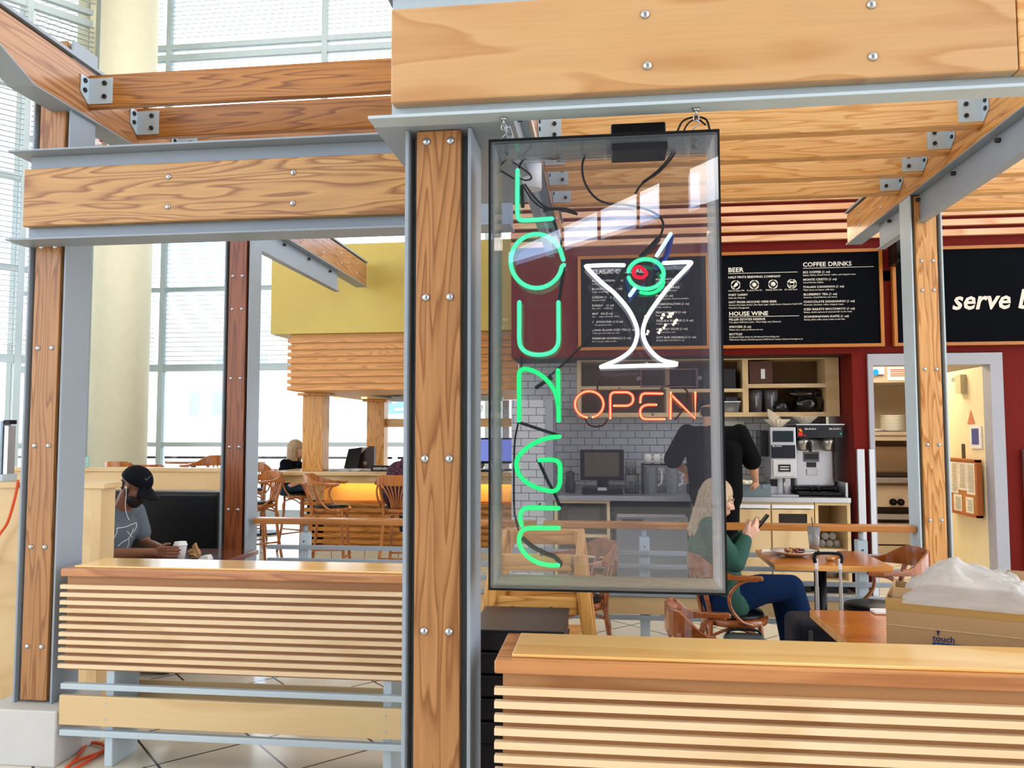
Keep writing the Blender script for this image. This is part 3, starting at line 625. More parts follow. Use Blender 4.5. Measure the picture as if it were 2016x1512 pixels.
def ray(px, py): return FW + RT*((px-1008)/F_PX) - UP*((py-756)/F_PX)
def at(px, py, y): d = ray(px, py); return CAM + d*(y/d.y)            # point of the plane at depth y
def lay(px, py, z): d = ray(px, py); return CAM + d*((z-CAM.z)/d.z)   # point of a horizontal surface at height z
def smooth(pts, n=4):                                                 # Catmull-Rom through the points
    p = [V(q) for q in pts]; out = []
    for i in range(len(p)-1):
        a, b, c, d = p[max(i-1, 0)], p[i], p[i+1], p[min(i+2, len(p)-1)]
        for k in range(n):
            t = k/n; out.append(0.5*((2*b)+(c-a)*t+(2*a-5*b+4*c-d)*t*t+(3*b-a-3*c+d)*t**3))
    return out+[p[-1]]

# ================================================================ NEON SIGN
SX0, SX1, SZ0, SZ1, SY0, SY1 = -.329, .320, 1.109, 2.397, 2.225, 2.405
sign = thing('neon_sign', 'clear acrylic box sign with green, white and red neon, hung by hooks from the header', 'neon sign', (0, 2.3, SZ0))
ACR = clear('acrylic_face', (.97, .98, 1, 1), haze=.006, hazecol=(.80, .88, 1, 1), ior=1.8)
ACRS = clear('acrylic_side', (.96, .98, .99, 1), haze=.5, hazecol=(1, 1, 1, 1), ior=2.0)  # white haze stands in for light reflected inside the side panels
B().box(SX0, SX1, SY0, SY0+.005, SZ0, SZ1).build('front_panel', ACR, sign)
B().box(SX0+.012, SX1-.012, SY1-.005, SY1, SZ0+.008, SZ1-.008).build('back_panel', clear('acrylic_back', (.94, .95, .99, 1), haze=.006, hazecol=(.72, .8, .95, 1), ior=1.7), sign)
B().box(SX0+.006, SX0+.011, SY0+.005, SY1-.005, SZ0+.006, SZ1-.006).build('side_panel', ACRS, sign)
B().box(SX1-.011, SX1-.006, SY0+.005, SY1-.005, SZ0+.006, SZ1-.006).build('side_panel', ACRS, sign)
B().box(SX0+.011, SX1-.011, SY0+.005, SY1-.005, SZ0+.004, SZ0+.009).build('bottom_panel', clear('acrylic_bottom', (.95, .97, 1, 1), haze=.8, hazecol=(1, 1, 1, 1), ior=1.9), sign)  # white haze stands in for reflections within the bottom panel
B().box(SX0+.011, SX1-.011, SY0+.005, SY1-.005, SZ1-.009, SZ1-.004).build('top_panel', clear('acrylic_top', (.95, .97, 1, 1), haze=.2), sign)
ed = B(); e_ = .0045
ed.box(SX0-e_, SX0, SY0-.002, SY0+.012, SZ0-e_, SZ1+e_).box(SX1, SX1+e_, SY0-.002, SY0+.012, SZ0-e_, SZ1+e_).box(SX0, SX1, SY0-.002, SY0+.012, SZ0-e_, SZ0).box(SX0, SX1, SY0-.002, SY0+.012, SZ1, SZ1+e_)
ed.build('edge_trim', BLKP, sign)
rim = B(); q = .006
for (a, b, c, d) in ((SX0+.001, SX0+q, SZ0, SZ1), (SX1-q, SX1-.001, SZ0, SZ1), (SX0, SX1, SZ0+.001, SZ0+q), (SX0, SX1, SZ1-q, SZ1-.001)): rim.box(a, b, SY0+.0055, SY0+.012, c, d)
rim.build('polished_rim', clear('acrylic_rim', (.9, .95, .97, 1), haze=.7, hazecol=(.86, .93, .97, 1)), sign)
NY = 2.365
GRN = glow('neon_green', (.02, 1.0, .28, 1), 1.6); GRNT = glow('neon_green_top', (.12, 1.0, .62, 1), 1.6)
WHT = glow('neon_white', (.90, .96, 1.0, 1), 2.2); BLU = glow('neon_blue', (.55, .80, 1.0, 1), 1.9)
REDC = glow('neon_red_core', (1.0, .38, .13, 1), 4.0); REDG = glow('neon_red_glass', (1.0, .004, .03, 1), 1.1, mix=.5); REDP = glow('neon_red_dot', (1.0, .01, .05, 1), 1.1)
GRNG = glow('neon_green_glass', (.0, .85, .12, 1), .9, mix=.35)
def c5(x, y): return (930+x/3.0245, 200+y/3.0245)
def c7(x, y): return (1000+x/3.781, 740+y/3.781)
def cm(x, y): return (1120+x/4.727, 440+y/4.727)
def neon(name, px, m, r=.0062, yy=NY, label=None, sm=True, closed=False, glass=None):
    pts = [at(a, b, yy) for a, b in px]; pts = smooth(pts, 5) if sm else pts
    b = B()
    b.tube(pts, r, 10, closed=closed)
    if not closed: b.ell(pts[0], r, r, r, 10, 6).ell(pts[-1], r, r, r, 10, 6)
    o = b.build(name, m, sign)
    if glass: B().tube(pts, r*(2.0 if glass is REDG else 1.3), 10, closed=closed).build('glass_tube', glass, o)
    if label: o['label'] = label
    return o
neon('letter_tube', [(1019, 335), (1018.5, 380), (1018.7, 420), (1021, 430), (1028, 433.5), (1050, 433), (1087, 430.5)], GRNT, label='green neon letter L', glass=GRNG)
arc = [(1056.5+51*math.cos(a), 514+53*math.sin(a)) for a in [math.radians(d) for d in range(12, 356, 12)]]
neon('letter_tube', [(1110, 522)]+arc[0:]+[(1109, 511)], GRNT, label='green neon letter O', glass=GRNG)
neon('letter_tube', [(1022.4, 595), (1022.4, 640), (1022.6, 670), (1027, 685), (1040, 695), (1062, 698.5), (1084, 694), (1096, 683), (1099.5, 668), (1099.5, 640), (1099.5, 595)], GRNT, label='green neon letter U', glass=GRNG)
neon('letter_tube', [(1022, 828), (1022, 780), (1022, 738), (1026, 729), (1036, 726.5), (1058, 734), (1080, 752), (1094, 775), (1099, 800)], GRN, label='green neon letter N, arch', glass=GRNG)
neon('letter_tube', [(1098.5, 729), (1099.2, 780), (1100, 828)], GRN, label='green neon letter N, stem', glass=GRNG)
neon('letter_tube', [c7(*p) for p in ((382, 452), (300, 462), (200, 498), (112, 560), (66, 630), (72, 710), (120, 778), (200, 826), (300, 856), (355, 852), (382, 812), (388, 740), (386, 668), (365, 634), (310, 624), (235, 628))], GRN, label='green neon letter G', glass=GRNG)
neon('letter_tube', [c7(*p) for p in ((378, 985), (270, 984), (160, 982), (112, 996), (92, 1035), (93, 1075), (102, 1112))], GRN, label='green neon letter E, upper stroke', glass=GRNG)
neon('letter_tube', [c7(*p) for p in ((378, 1133), (280, 1133), (160, 1134), (110, 1150), (84, 1200), (92, 1270), (140, 1338), (215, 1386), (300, 1408), (375, 1410))], GRN, label='green neon letter E, lower stroke', glass=GRNG)
neon('martini_tube', [cm(*p) for p in ((510, 388), (350, 388), (185, 395), (168, 410), (300, 545), (430, 655), (560, 810), (632, 970), (630, 1070), (585, 1170), (480, 1255), (300, 1333))], WHT, label='white neon cocktail glass, left side', glass=None)
neon('martini_tube', [cm(*p) for p in ((300, 1335), (650, 1324), (1008, 1312), (860, 1268), (750, 1170), (695, 1060), (695, 960), (745, 840), (850, 690), (960, 555), (1080, 430), (1135, 372), (1120, 360), (1000, 363), (885, 368))], WHT, label='white neon cocktail glass, base and right side')
ol = [cm(717+165*math.cos(a), 470+138*math.sin(a)) for a in [math.radians(d) for d in range(190, 530, 14)]]
neon('olive_tube', ol, GRNT, r=.0056, yy=NY-.02, label='green neon olive ring', glass=GRNG)
neon('olive_tube', [cm(730+150*math.cos(a), 540+110*math.sin(a)) for a in [math.radians(d) for d in range(-30, 130, 16)]], GRN, r=.005, yy=NY+.02, label='green glowing arc added behind the olive for its reflection')  # glowing arc stands in for the olive ring's reflection
neon('pimento_tube', [cm(*p) for p in ((600, 455), (612, 420), (650, 402), (690, 425), (722, 465), (690, 500), (645, 502), (610, 482))]+[cm(600, 455)], REDP, r=.0055, yy=NY-.025, label='red neon pimento')
neon('pick_tube', [cm(818, 298), cm(948, 96)], BLU, r=.0058, yy=NY-.02, sm=False, label='upper blue-white cocktail pick'); neon('pick_tube', [cm(568, 668), cm(618, 598)], BLU, r=.0058, yy=NY-.02, sm=False, label='lower blue-white cocktail pick')
PB = mat('blue_painted_tube', C(10, 60, 170), .3)
B().tube(smooth([at(*cm(*p), NY+.015) for p in ((955, 110), (925, 240), (880, 350), (800, 420))]), .008, 8).build('painted_tube', PB, sign); B().tube([at(*cm(540, 520), NY), at(*cm(565, 720), NY), at(*cm(700, 560), NY)], .005, 8).build('painted_tube', PB, sign)
oo = [c7(605+106*math.cos(a), 212+98*math.sin(a)) for a in [math.radians(d) for d in range(100, 445, 12)]]
for nm, px in (('letter O of OPEN', oo), ('letter P of OPEN', [c7(*p) for p in ((762, 315), (762, 230), (763, 150), (785, 124), (840, 122), (895, 124), (928, 150), (928, 195), (895, 220), (840, 222), (790, 222))]),
               ('upper half of letter E of OPEN', [c7(*p) for p in ((986, 196), (990, 155), (1012, 132), (1080, 131), (1150, 132))]), ('lower half of letter E of OPEN', [c7(*p) for p in ((1105, 215), (1030, 217), (992, 240), (986, 285), (1010, 318), (1080, 322), (1165, 322))])):
    neon('open_tube', px, REDC, r=.0028, label='red neon '+nm, glass=REDG)
neon('open_tube', [c7(*p) for p in ((1210, 318), (1212, 125))], REDC, r=.0028, sm=False, label='red neon left stroke of letter N of OPEN', glass=REDG)
neon('open_tube', [c7(*p) for p in ((1214, 140), (1394, 318), (1395, 125))], REDC, r=.0028, sm=False, label='red neon diagonal of letter N of OPEN', glass=REDG)
CAB = mat('black_cable', C(16, 18, 22), .5)
def cable(px, r=.0035, yy=NY+.012, n='cable'): return B().tube(smooth([at(a, b, yy) for a, b in px], 5), r, 8).build(n, CAB, sign)
def c6(x, y): return (950+x/6.048, 220+y/6.048)
cable([c6(*p) for p in ((430, 680), (470, 590), (560, 548), (700, 545), (860, 560), (960, 520), (1050, 465), (1180, 385), (1500, 350))], .0032)
cable([c6(*p) for p in ((380, 800), (205, 690), (200, 660), (300, 570), (420, 640), (560, 740), (575, 800), (500, 815), (430, 780))], .0028, NY+.02)
cable([c6(*p) for p in ((500, 860), (620, 1020), (760, 1140), (900, 1150), (1020, 1160), (1130, 1220))], .0032); cable([c6(*p) for p in ((470, 860), (600, 1060), (760, 1165), (900, 1165), (1130, 1225))], .0028)
cable([c5(*p) for p in ((690, 288), (655, 370), (665, 470), (720, 560), (800, 605), (950, 620), (1080, 660), (1135, 720), (1120, 800), (1085, 840))])
cable([c5(*p) for p in ((1240, 235), (1190, 330), (1110, 420), (1010, 490), (970, 550))]); cable([c5(*p) for p in ((1215, 235), (1180, 320), (1105, 410), (1010, 482))], .0028)
cable([c5(*p) for p in ((1222, 175), (1250, 120), (1300, 96), (1350, 92), (1395, 110), (1412, 165))], .0032, 2.36)
cable([c5(*p) for p in ((1260, 170), (1290, 125), (1340, 105), (1390, 140))], .0028, 2.37)
cable([c5(*p) for p in ((910, 985), (850, 1100), (780, 1220), (730, 1310), (680, 1420), (600, 1505), (500, 1600), (425, 1660))], .0034)
cable([c5(*p) for p in ((905, 990), (870, 1060), (820, 1150))], .0075, NY+.01, 'cable_sleeve'); cable([c5(*p) for p in ((1110, 815), (1060, 870), (1000, 930))], .0085, NY+.01, 'cable_sleeve')
cable([c5(*p) for p in ((545, 985), (530, 1080), (515, 1190))], .0055, NY+.01, 'cable_sleeve'); cable([c5(*p) for p in ((480, 700), (505, 770), (530, 850))], .004, NY+.01, 'cable_sleeve')
cable([c5(*p) for p in ((292, 500), (295, 560), (300, 630))], .006, NY+.01, 'cable_sleeve')
cable([c7(*p) for p in ((78, 342), (52, 480), (46, 650), (44, 850), (50, 1020), (80, 1150))], .003); cable([(1026, 700), (1027, 730)], .003)
cable([c7(*p) for p in ((80, 345), (230, 395), (385, 445))], .0048, NY+.006, 'cable_sleeve'); cable([c7(*p) for p in ((222, 620), (300, 790), (350, 880), (388, 985))], .005, NY+.006, 'cable_sleeve')
cable([c7(*p) for p in ((105, 1205), (190, 1275), (290, 1325), (345, 1345), (390, 1395), (375, 1415))], .0075, NY+.006, 'cable_sleeve'); cable([c7(*p) for p in ((205, 92), (250, 60), (330, 10))], .006, NY+.01, 'cable_sleeve')
CABR = mat('dark_red_cable', C(90, 26, 30), .4)
for px in (((575, 320), (600, 360), (650, 378), (710, 365), (740, 325)), ((665, 110), (670, 50), (700, 5), (715, 0)), ((940, 130), (1020, 150), (1090, 140), (1150, 90), (1230, 70), (1310, 90), (1350, 150), (1345, 180)), ((1240, 330), (1290, 270), (1350, 180))):
    B().tube(smooth([at(*c7(*p), NY+.012) for p in px], 5), .0028, 8).build('cable', CABR, sign)
for px in ((1022, 390), (1056, 568), (1060, 463), (1057, 698), (1100, 628), (1062, 993), (1065, 1093), (1193, 531), (1328, 525), (1273, 571), (1273, 716), (1220, 765), (1285, 816)):
    p = at(px[0], px[1], NY); B().tube([p, (p.x, SY1-.006, p.z)], .0022, 8).ell(p, .005, .004, .004, 8, 6).build('tube_support', clear('support_glass', (.8, .85, .88, 1), haze=.4), sign)
a0 = at(1203, 270, 2.34); a1 = at(1310, 285, 2.34)
tr0 = B().box(a0.x, a1.x, 2.25, 2.36, SZ1-.035, SZ1-.012).build('transformer', BLKP, sign, bevel=.004); B().box(a0.x, a1.x, 2.31, 2.40, SZ1+.0, 2.466).build('transformer', BLKP, sign, bevel=.006)
k0 = at(1262, 728, NY+.01); k1 = at(1372, 762, NY+.01)
PNK = clear('smoked_acrylic', (.82, .78, .8, 1), haze=.12, hazecol=(.6, .55, .6, 1))
jb = B().box(k0.x, k1.x, NY+.0, NY+.03, k1.z, k0.z).build('junction_box', PNK, sign)
fr = B()
for a in ((k0.x-.002, k1.x+.002, k0.z-.002, k0.z+.001), (k0.x-.002, k1.x+.002, k1.z-.001, k1.z+.002), (k0.x-.002, k0.x+.001, k1.z, k0.z), (k1.x-.001, k1.x+.002, k1.z, k0.z)): fr.box(a[0], a[1], NY-.004, NY, a[2], a[3])
fr.build('box_frame', mat('pinkish_metal', C(190, 150, 160), .35, .5), jb)
for xx in (k0.x-.008, k1.x+.008): B().cyl((xx, NY, (k0.z+k1.z)/2), .006, -.004, .004, 10, axis='Y').build('screw', BOLT, jb)
for (hx, l_) in ((-.291, 'left'), (.263, 'right')):
    h = B(); h.cyl((hx, 2.24, 0), .010, 2.463, 2.4715, 6).tube([(hx, 2.24, 2.468), (hx, 2.245, 2.452)], .003, 8)
    h.tube([(hx+.008*math.cos(a), 2.245, 2.445+.010*math.sin(a)) for a in [2*PI*k/14 for k in range(14)]], .0018, 6, closed=True)
    s_pts = [(hx+.009*math.sin(t*2*PI)*(1 if l_ == 'left' else 1), 2.245+.03*t, 2.440-.030*t) for t in [k/10 for k in range(11)]]
    h.tube(s_pts, .002, 6); h.tube([(hx+.007*math.cos(a), 2.28, 2.405+.016*math.sin(a)) for a in [2*PI*k/14 for k in range(14)]], .0018, 6, closed=True)
    h.build('hanging_hook', BOLT, sign)
for hx in (-.29, .262):
    B().cyl((hx, SY0+.05, SZ1-.03), .008, 0, .012, 6).build('bolt', BOLT, sign)

# ================================================================ COFFEE COUNTER
ct = tag(B().box(-.53, 2.31, 7.87, 8.61, .868, .915).box(2.285, 2.31, 7.95, 8.61, .915, 1.055).box(-.53, 2.31, 8.59, 8.612, .915, .99).build('steel_worktop', SSTD, org=(.9, 8.2, .868), bevel=.004), 'long stainless steel worktop under the coffee machines', 'worktop')
CABG = 'maple base cabinets under the steel worktop'
def carcass(t, x0, x1, m=W_MAP):
    B().box(x0, x0+.03, 7.90, 8.55, .10, .866).box(x1-.03, x1, 7.90, 8.55, .10, .866).box(x0+.03, x1-.03, 7.90, 8.55, .84, .866).box(x0+.03, x1-.03, 7.90, 8.55, .10, .13).box(x0+.03, x1-.03, 8.53, 8.55, .13, .84).build('carcass', m, t)
    B().box(x0+.03, x1-.03, 7.96, 8.5, 0, .10).build('plinth', BLKP, t)
c = thing('base_cabinet', 'open maple cabinet with a dark appliance inside, left under the counter', 'cabinet', (-.25, 8.2, 0), CABG); carcass(c, -.52, .03)
B().box(-.49, 0, 7.92, 8.5, .50, .53).build('shelf', W_MAP, c); B().box(-.49, 0, 7.92, 8.5, .30, .33).build('shelf', W_MAP, c)
tag(B().box(-.42, -.04, 8.0, 8.4, .531, .60).box(-.40, -.06, 8.02, 8.38, .60, .78).build('printer', mat('dark_appliance', C(52, 48, 50), .4), org=(-.2, 8.2, .53), bevel=.01), 'dark low appliance on the shelf of the open cabinet', 'appliance')
fg = thing('undercounter_fridge', 'grey stainless undercounter fridge behind the glass sign', 'fridge', (.45, 8.2, 0))
B().box(.07, .80, 7.94, 8.55, 0, .866).build('cabinet_body', BLKP, fg); B().box(.09, .78, 7.90, 7.938, .10, .72).build('door', mat('fridge_door', C(128, 134, 142), .4, .5), fg, bevel=.004); B().box(.10, .76, 7.885, 7.90, .71, .74).build('door_trim', SSTD, fg)
B().prism([(.13, .69), (.36, .69), (.33, .645), (.18, .645)], 7.888, 7.899).build('handle', BLKP, fg); B().box(.70, .76, 7.89, 7.899, .60, .65).build('badge', mat('badge', C(90, 96, 104), .4), fg)
for (x0, x1, l_, win) in ((.83, 1.27, 'plain maple cabinet door behind the seated woman', 0), (1.27, 1.57, 'narrow maple cabinet with a metal pull, left of the one with a dark slot', 0), (1.57, 1.975, 'maple cabinet with a dark slot near its top, behind the water glass', 1)):
    c = thing('base_cabinet', l_, 'cabinet', ((x0+x1)/2, 8.2, 0), CABG); carcass(c, x0, x1)
    if win:
        dr = B().box(x0+.01, x1-.01, 7.875, 7.899, .76, .80).box(x0+.01, x0+.07, 7.875, 7.899, .62, .76).box(x1-.07, x1-.01, 7.875, 7.899, .62, .76).box(x0+.01, x1-.01, 7.875, 7.899, .12, .62).build('door', W_MAPZ, c)
        B().box(x0+.07, x1-.07, 7.893, 7.898, .62, .76).build('slot_window', mat('dark_slot', C(26, 16, 12), .3), dr)
    else: dr = B().box(x0+.006, x1-.006, 7.875, 7.899, .12, .80).build('door', W_MAPZ, c, bevel=.002)
    B().box(x0+.008, x1-.008, 7.865, 7.899, .81, .845).build('pull', WHITE, dr)
c = thing('base_cabinet', 'open maple cubby at the right end of the counter', 'cabinet', (2.14, 8.2, 0), CABG); carcass(c, 1.985, 2.31)
B().box(2.015, 2.28, 7.95, 8.5, .40, .42).build('shelf', W_MAP, c)
for k, (x, z) in enumerate([(2.08, .46), (2.15, .46), (2.22, .46), (2.11, .53), (2.18, .53)]):
    tag(B().ell((x, 8.05, z), .034, .034, .036).build('glass_globe', clear('globe_glass', (.9, .9, .92, 1), haze=.35), org=(x, 8.05, z)), 'round clear jar piled in the open cubby behind the water glass', 'jar', 'round jars in the open cubby')
tag(B().cyl((2.16, 8.1, 0), .07, .131, .32, 20).build('canister', SST, org=(2.16, 8.1, .13)), 'steel canister low in the open cubby', 'canister')

# upper shelves
us = thing('wall_shelf', 'maple open wall shelf above the coffee machines', 'shelf', (1.0, 8.45, 1.70))
fr = B(); X0, X1, Z0, Z1, YF = -.30, 2.345, 1.70, 2.298, 8.28
fr.box(X0, X1, YF, 8.59, Z0, Z0+.045).box(X0, X1, YF, 8.59, Z1-.012, Z1).box(X1-.13, X1, YF, 8.60, Z0+.045, Z1-.012).box(X0, X0+.04, YF, 8.60, Z0+.045, Z1-.012)
fr.build('carcass', W_MAP, us); B().box(X0, X1, 8.592, 8.602, Z0, Z1).build('back_panel', mat('shelf_back', C(104, 78, 50), .6, spec=.1), us)
B().box(1.395, 1.452, YF, 8.59, Z0+.045, Z1-.012).build('upright', W_MAPZ, us); B().box(.62, .66, YF, 8.59, Z0+.045, Z1-.012).build('upright', W_MAPZ, us)
B().box(1.452, X1-.13, YF, 8.59, 1.995, 2.035).build('shelf_board', W_MAP, us); B().box(.66, 1.395, YF, 8.59, 1.955, 1.99).build('shelf_board', W_MAP, us); B().box(X0+.04, .62, YF, 8.59, 1.99, 2.025).build('shelf_board', W_MAP, us)
bxx = thing('storage_box', 'reddish brown box with a white label, top right of the wall shelf', 'box', (1.6, 8.4, 2.035)); B().box(1.47, 1.70, 8.31, 8.55, 2.036, 2.27).build('box_body', mat('brown_box', C(84, 44, 30), .6), bxx); B().box(1.585, 1.625, 8.306, 8.31, 2.09, 2.19).build('label', WHITE, bxx)
tag(B().box(.92, 1.33, 8.31, 8.56, 1.991, 2.20).build('storage_box', mat('dark_box', C(22, 20, 22), .5), org=(1.1, 8.4, 1.99), bevel=.005), 'black box on the upper left shelf beside the upright', 'box')
def pitcher(x, label):
    t = thing('plastic_jug', label, 'jug', (x, 8.42, 1.745), 'cloudy plastic jugs on the wall shelf')
    pm = clear('jug_plastic', (.62, .6, .66, 1), haze=.35, hazecol=(.5, .48, .54, 1))
    B().lathe([(.062, 1.746), (.07, 1.95), (.066, 1.96), (.058, 1.76)], (x, 8.42, 0), 20).build('body', pm, t); B().tube([(x-.01, 8.35, 1.93), (x-.01, 8.32, 1.91), (x-.01, 8.32, 1.82), (x-.01, 8.355, 1.80)], .008, 8).build('handle', mat('jug_handle', C(176, 172, 180), .3), t); B().cyl((x, 8.42, 0), .069, 1.961, 1.972, 20).build('lid', pm, t)
pitcher(1.545, 'cloudy plastic jug with pale handle nearest the upright, on the wall shelf'); pitcher(1.70, 'cloudy plastic jug right behind the other, beside the black bags')
def bag(name, label, c_, rx, ry, rz, sd):
    random.seed(sd); b = B().ell(c_, rx, ry, rz, 22, 14)
    for v in b.v:
        d = v-V(c_); k = 1+.10*math.sin(d.x*60+sd)+.08*math.sin(d.z*75+d.x*40)+random.uniform(-.05, .05); v.x = c_[0]+d.x*k; v.z = max(c_[2]+d.z*k, 1.746); v.y = c_[1]+d.y*(1+.1*math.sin(d.x*80+d.z*50))
    return tag(b.build(name, mat('bin_bag_film', C(9, 9, 12), .18, coat=.6), org=c_), label, 'bag', 'black plastic bags on the wall shelf')
bag('plastic_bag', 'small glossy black plastic bag beside the cloudy jugs', (1.80, 8.38, 1.80), .085, .09, .085, 1); bag('plastic_bag', 'large glossy black plastic bag piled at the right of the wall shelf', (2.07, 8.42, 1.83), .155, .12, .11, 2); bag('plastic_bag', 'upper black plastic bag lying on the large one', (2.03, 8.42, 1.935), .16, .11, .052, 3)
tb2 = thing('food_container', 'clear container with pale food and a dark lid on the lower left shelf', 'container', (1.29, 8.4, 1.745)); B().hexa([(1.22, 8.32, 1.746), (1.35, 8.32, 1.746), (1.35, 8.5, 1.746), (1.22, 8.5, 1.746), (1.20, 8.30, 1.85), (1.37, 8.30, 1.85), (1.37, 8.52, 1.85), (1.20, 8.52, 1.85)]).build('tub', clear('tub_plastic', (.85, .86, .88, 1), haze=.25), tb2)
B().ell((1.285, 8.41, 1.775), .055, .07, .035).build('contents', mat('pale_food', C(220, 206, 170), .7), tb2); B().box(1.195, 1.375, 8.295, 8.525, 1.85, 1.86).build('rim', WHITE, tb2); B().box(1.23, 1.35, 8.33, 8.5, 1.86, 1.91).build('lid', mat('lid_navy', C(30, 34, 44), .4), tb2, bevel=.01)
tag(B().box(1.22, 1.455, 8.60, 8.618, 1.50, 1.66).build('wall_card', WHITE, org=(1.3, 8.6, 1.5)), 'plain white card fixed to the tiles behind the barista', 'card')

# coffee grinder and brewer
DKP = mat('machine_dark_panel', C(22, 26, 40), .25); LBL = mat('machine_label', C(206, 206, 206), .4)
gr = thing('coffee_grinder', 'tall steel coffee grinder left of the twin brewer', 'coffee grinder', (1.72, 8.2, .915))
B().box(1.605, 1.85, 8.02, 8.36, 1.09, 1.59).build('housing', SSTD, gr, bevel=.006); B().box(1.63, 1.83, 8.2, 8.36, .916, 1.09).build('back_column', SSTD, gr)
B().box(1.60, 1.86, 8.0, 8.36, .916, .93).build('base', SSTD, gr)
B().box(1.63, 1.825, 8.012, 8.02, 1.445, 1.555).build('window', mat('hopper_window', C(34, 48, 56), .15), gr); B().box(1.613, 1.842, 8.012, 8.02, 1.285, 1.415).build('panel', DKP, gr)
B().text('BUNN', 1.622, 1.398, 8.010, .02, bold=.02, sx=1.6).build('lettering', LBL, gr)
B().box(1.625, 1.83, 8.008, 8.02, 1.105, 1.27).build('plate', LBL, gr, bevel=.008); B().box(1.675, 1.79, 8.003, 8.008, 1.155, 1.225).build('label', DKP, gr); B().box(1.69, 1.775, 8.001, 8.003, 1.198, 1.208).box(1.69, 1.775, 8.001, 8.003, 1.172, 1.184).build('print', LBL, gr)
B().box(1.63, 1.70, 8.19, 8.2, 1.0, 1.07).build('label', DKP, gr); B().tube([(1.745, 8.1, 1.09), (1.745, 8.1, .935)], .012, 10).build('spout', SST, gr)
B().box(1.53, 1.60, 8.12, 8.36, 1.30, 1.56).build('side_hopper', mat('smoked_hopper', C(30, 32, 36), .2), gr)
br = thing('coffee_brewer', 'twin steel coffee brewer with a black head, right end of the counter', 'coffee brewer', (2.09, 8.2, .915))
B().box(1.865, 2.30, 8.02, 8.5, 1.485, 1.61).build('head', mat('brewer_black', C(16, 18, 26), .25), br, bevel=.006); B().box(1.855, 2.31, 8.01, 8.5, 1.61, 1.622).build('top_plate', SSTD, br)
B().box(1.87, 2.27, 8.22, 8.5, .985, 1.485).build('body', SSTD, br, bevel=.03, seg=4)
B().box(1.865, 2.32, 7.99, 8.42, .928, .955).build('drip_tray', BLKP, br, bevel=.004)
for xx in (1.85, 2.01, 2.08, 2.24): B().cyl((xx+.01, 8.15, 0), .024, .95, 1.0, 14).build('foot', BLKP, br)
for xx in (1.94, 2.18):
    k = B().lathe([(.062, 1.485), (.068, 1.44), (.052, 1.365), (.03, 1.355)], (xx, 8.11, 0), 20).build('brew_basket', SST, br); B().box(xx+.035, xx+.057, 8.01, 8.05, 1.35, 1.45).build('handle', BLKP, k)
B().text('BUNN', 1.935, 1.565, 8.017, .024, bold=.02, sx=1.6).text('BUNN', 2.165, 1.565, 8.017, .024, bold=.02, sx=1.6).build('lettering', LBL, br)
B().box(1.875, 1.915, 8.015, 8.02, 1.505, 1.54).build('switch', glow('switch_red', (1, .08, .04, 1), .7), br); B().prism([(1.872, 1.575), (1.90, 1.575), (1.915, 1.545), (1.89, 1.545)], 8.015, 8.02).build('sticker', mat('sticker_orange', C(240, 130, 30), .5), br)
B().cyl((1.935, 8.019, 1.51), .007, 0, .002, 10, axis='Y').build('lamp', glow('lamp_red', (1, .02, .02, 1), 1.2), br); B().cyl((2.275, 8.019, 1.525), .008, 0, .003, 12, axis='Y').build('lamp', glow('lamp_green', (.1, .8, .3, 1), .6), br)
B().box(1.985, 2.10, 8.212, 8.22, 1.36, 1.42).build('sticker', LBL, br); s1 = B().box(1.965, 2.115, 8.21, 8.22, 1.245, 1.345).build('sticker', mat('sticker_grey', C(120, 120, 124), .5), br); B().box(1.975, 2.105, 8.207, 8.21, 1.27, 1.325).build('print', DKP, s1)
B().box(1.995, 2.085, 8.21, 8.22, 1.19, 1.24).build('sticker', DKP, br); B().box(1.99, 2.10, 8.208, 8.22, 1.11, 1.175).build('sticker', WHITE, br, bevel=.008)
def filt(c_, r, h, tilt, label):
    b = B(); n = 32; vs = []
    for j, (rr, zz, am) in enumerate(((.4*r, 0, .01), (.7*r, h*.5, .04), (r, h, .07))):
        for k in range(n): a = 2*PI*k/n; q_ = rr*(1+am*(1 if k % 2 else -1)); vs.append((q_*math.cos(a), q_*math.sin(a), zz))
    fs = [(j*n+k, j*n+(k+1) % n, (j+1)*n+(k+1) % n, (j+1)*n+k) for j in range(2) for k in range(n)]+[tuple(reversed(range(n)))]
    Rm = Matrix.Rotation(tilt, 3, 'Y'); b.add([V(c_)+Rm @ V(v) for v in vs], fs)
    o = b.build('coffee_filter', mat('filter_paper', C(244, 232, 206), .8), org=c_); so = o.modifiers.new('s', 'SOLIDIFY'); so.thickness = .002
    return tag(o, label, 'coffee filter', 'white paper coffee filters on the machines')
filt((1.70, 8.14, 1.592), .12, .075, 0, 'fluted white filter stack sitting on the grinder'); filt((1.655, 8.18, 1.66), .10, .06, .75, 'tilted fluted filter leaning up out of the stack on the grinder'); filt((1.985, 8.2, 1.625), .115, .07, 0, 'fluted white filter on top of the brewer')
gb = thing('cup_bin', 'grey plastic bin holding white cups, under the barista\'s hand', 'bin', (1.45, 8.05, .915))
B().box(1.30, 1.585, 7.93, 8.25, .916, .925).box(1.30, 1.585, 7.93, 7.94, .925, 1.035).box(1.30, 1.585, 8.24, 8.25, .925, 1.035).box(1.30, 1.31, 7.94, 8.24, .925, 1.035).box(1.575, 1.585, 7.94, 8.24, .925, 1.035).build('walls', GRAYP, gb); B().box(1.40, 1.45, 7.922, 7.93, .99, 1.035).box(1.50, 1.55, 7.922, 7.93, .99, 1.035).build('rib', GRAYP, gb)
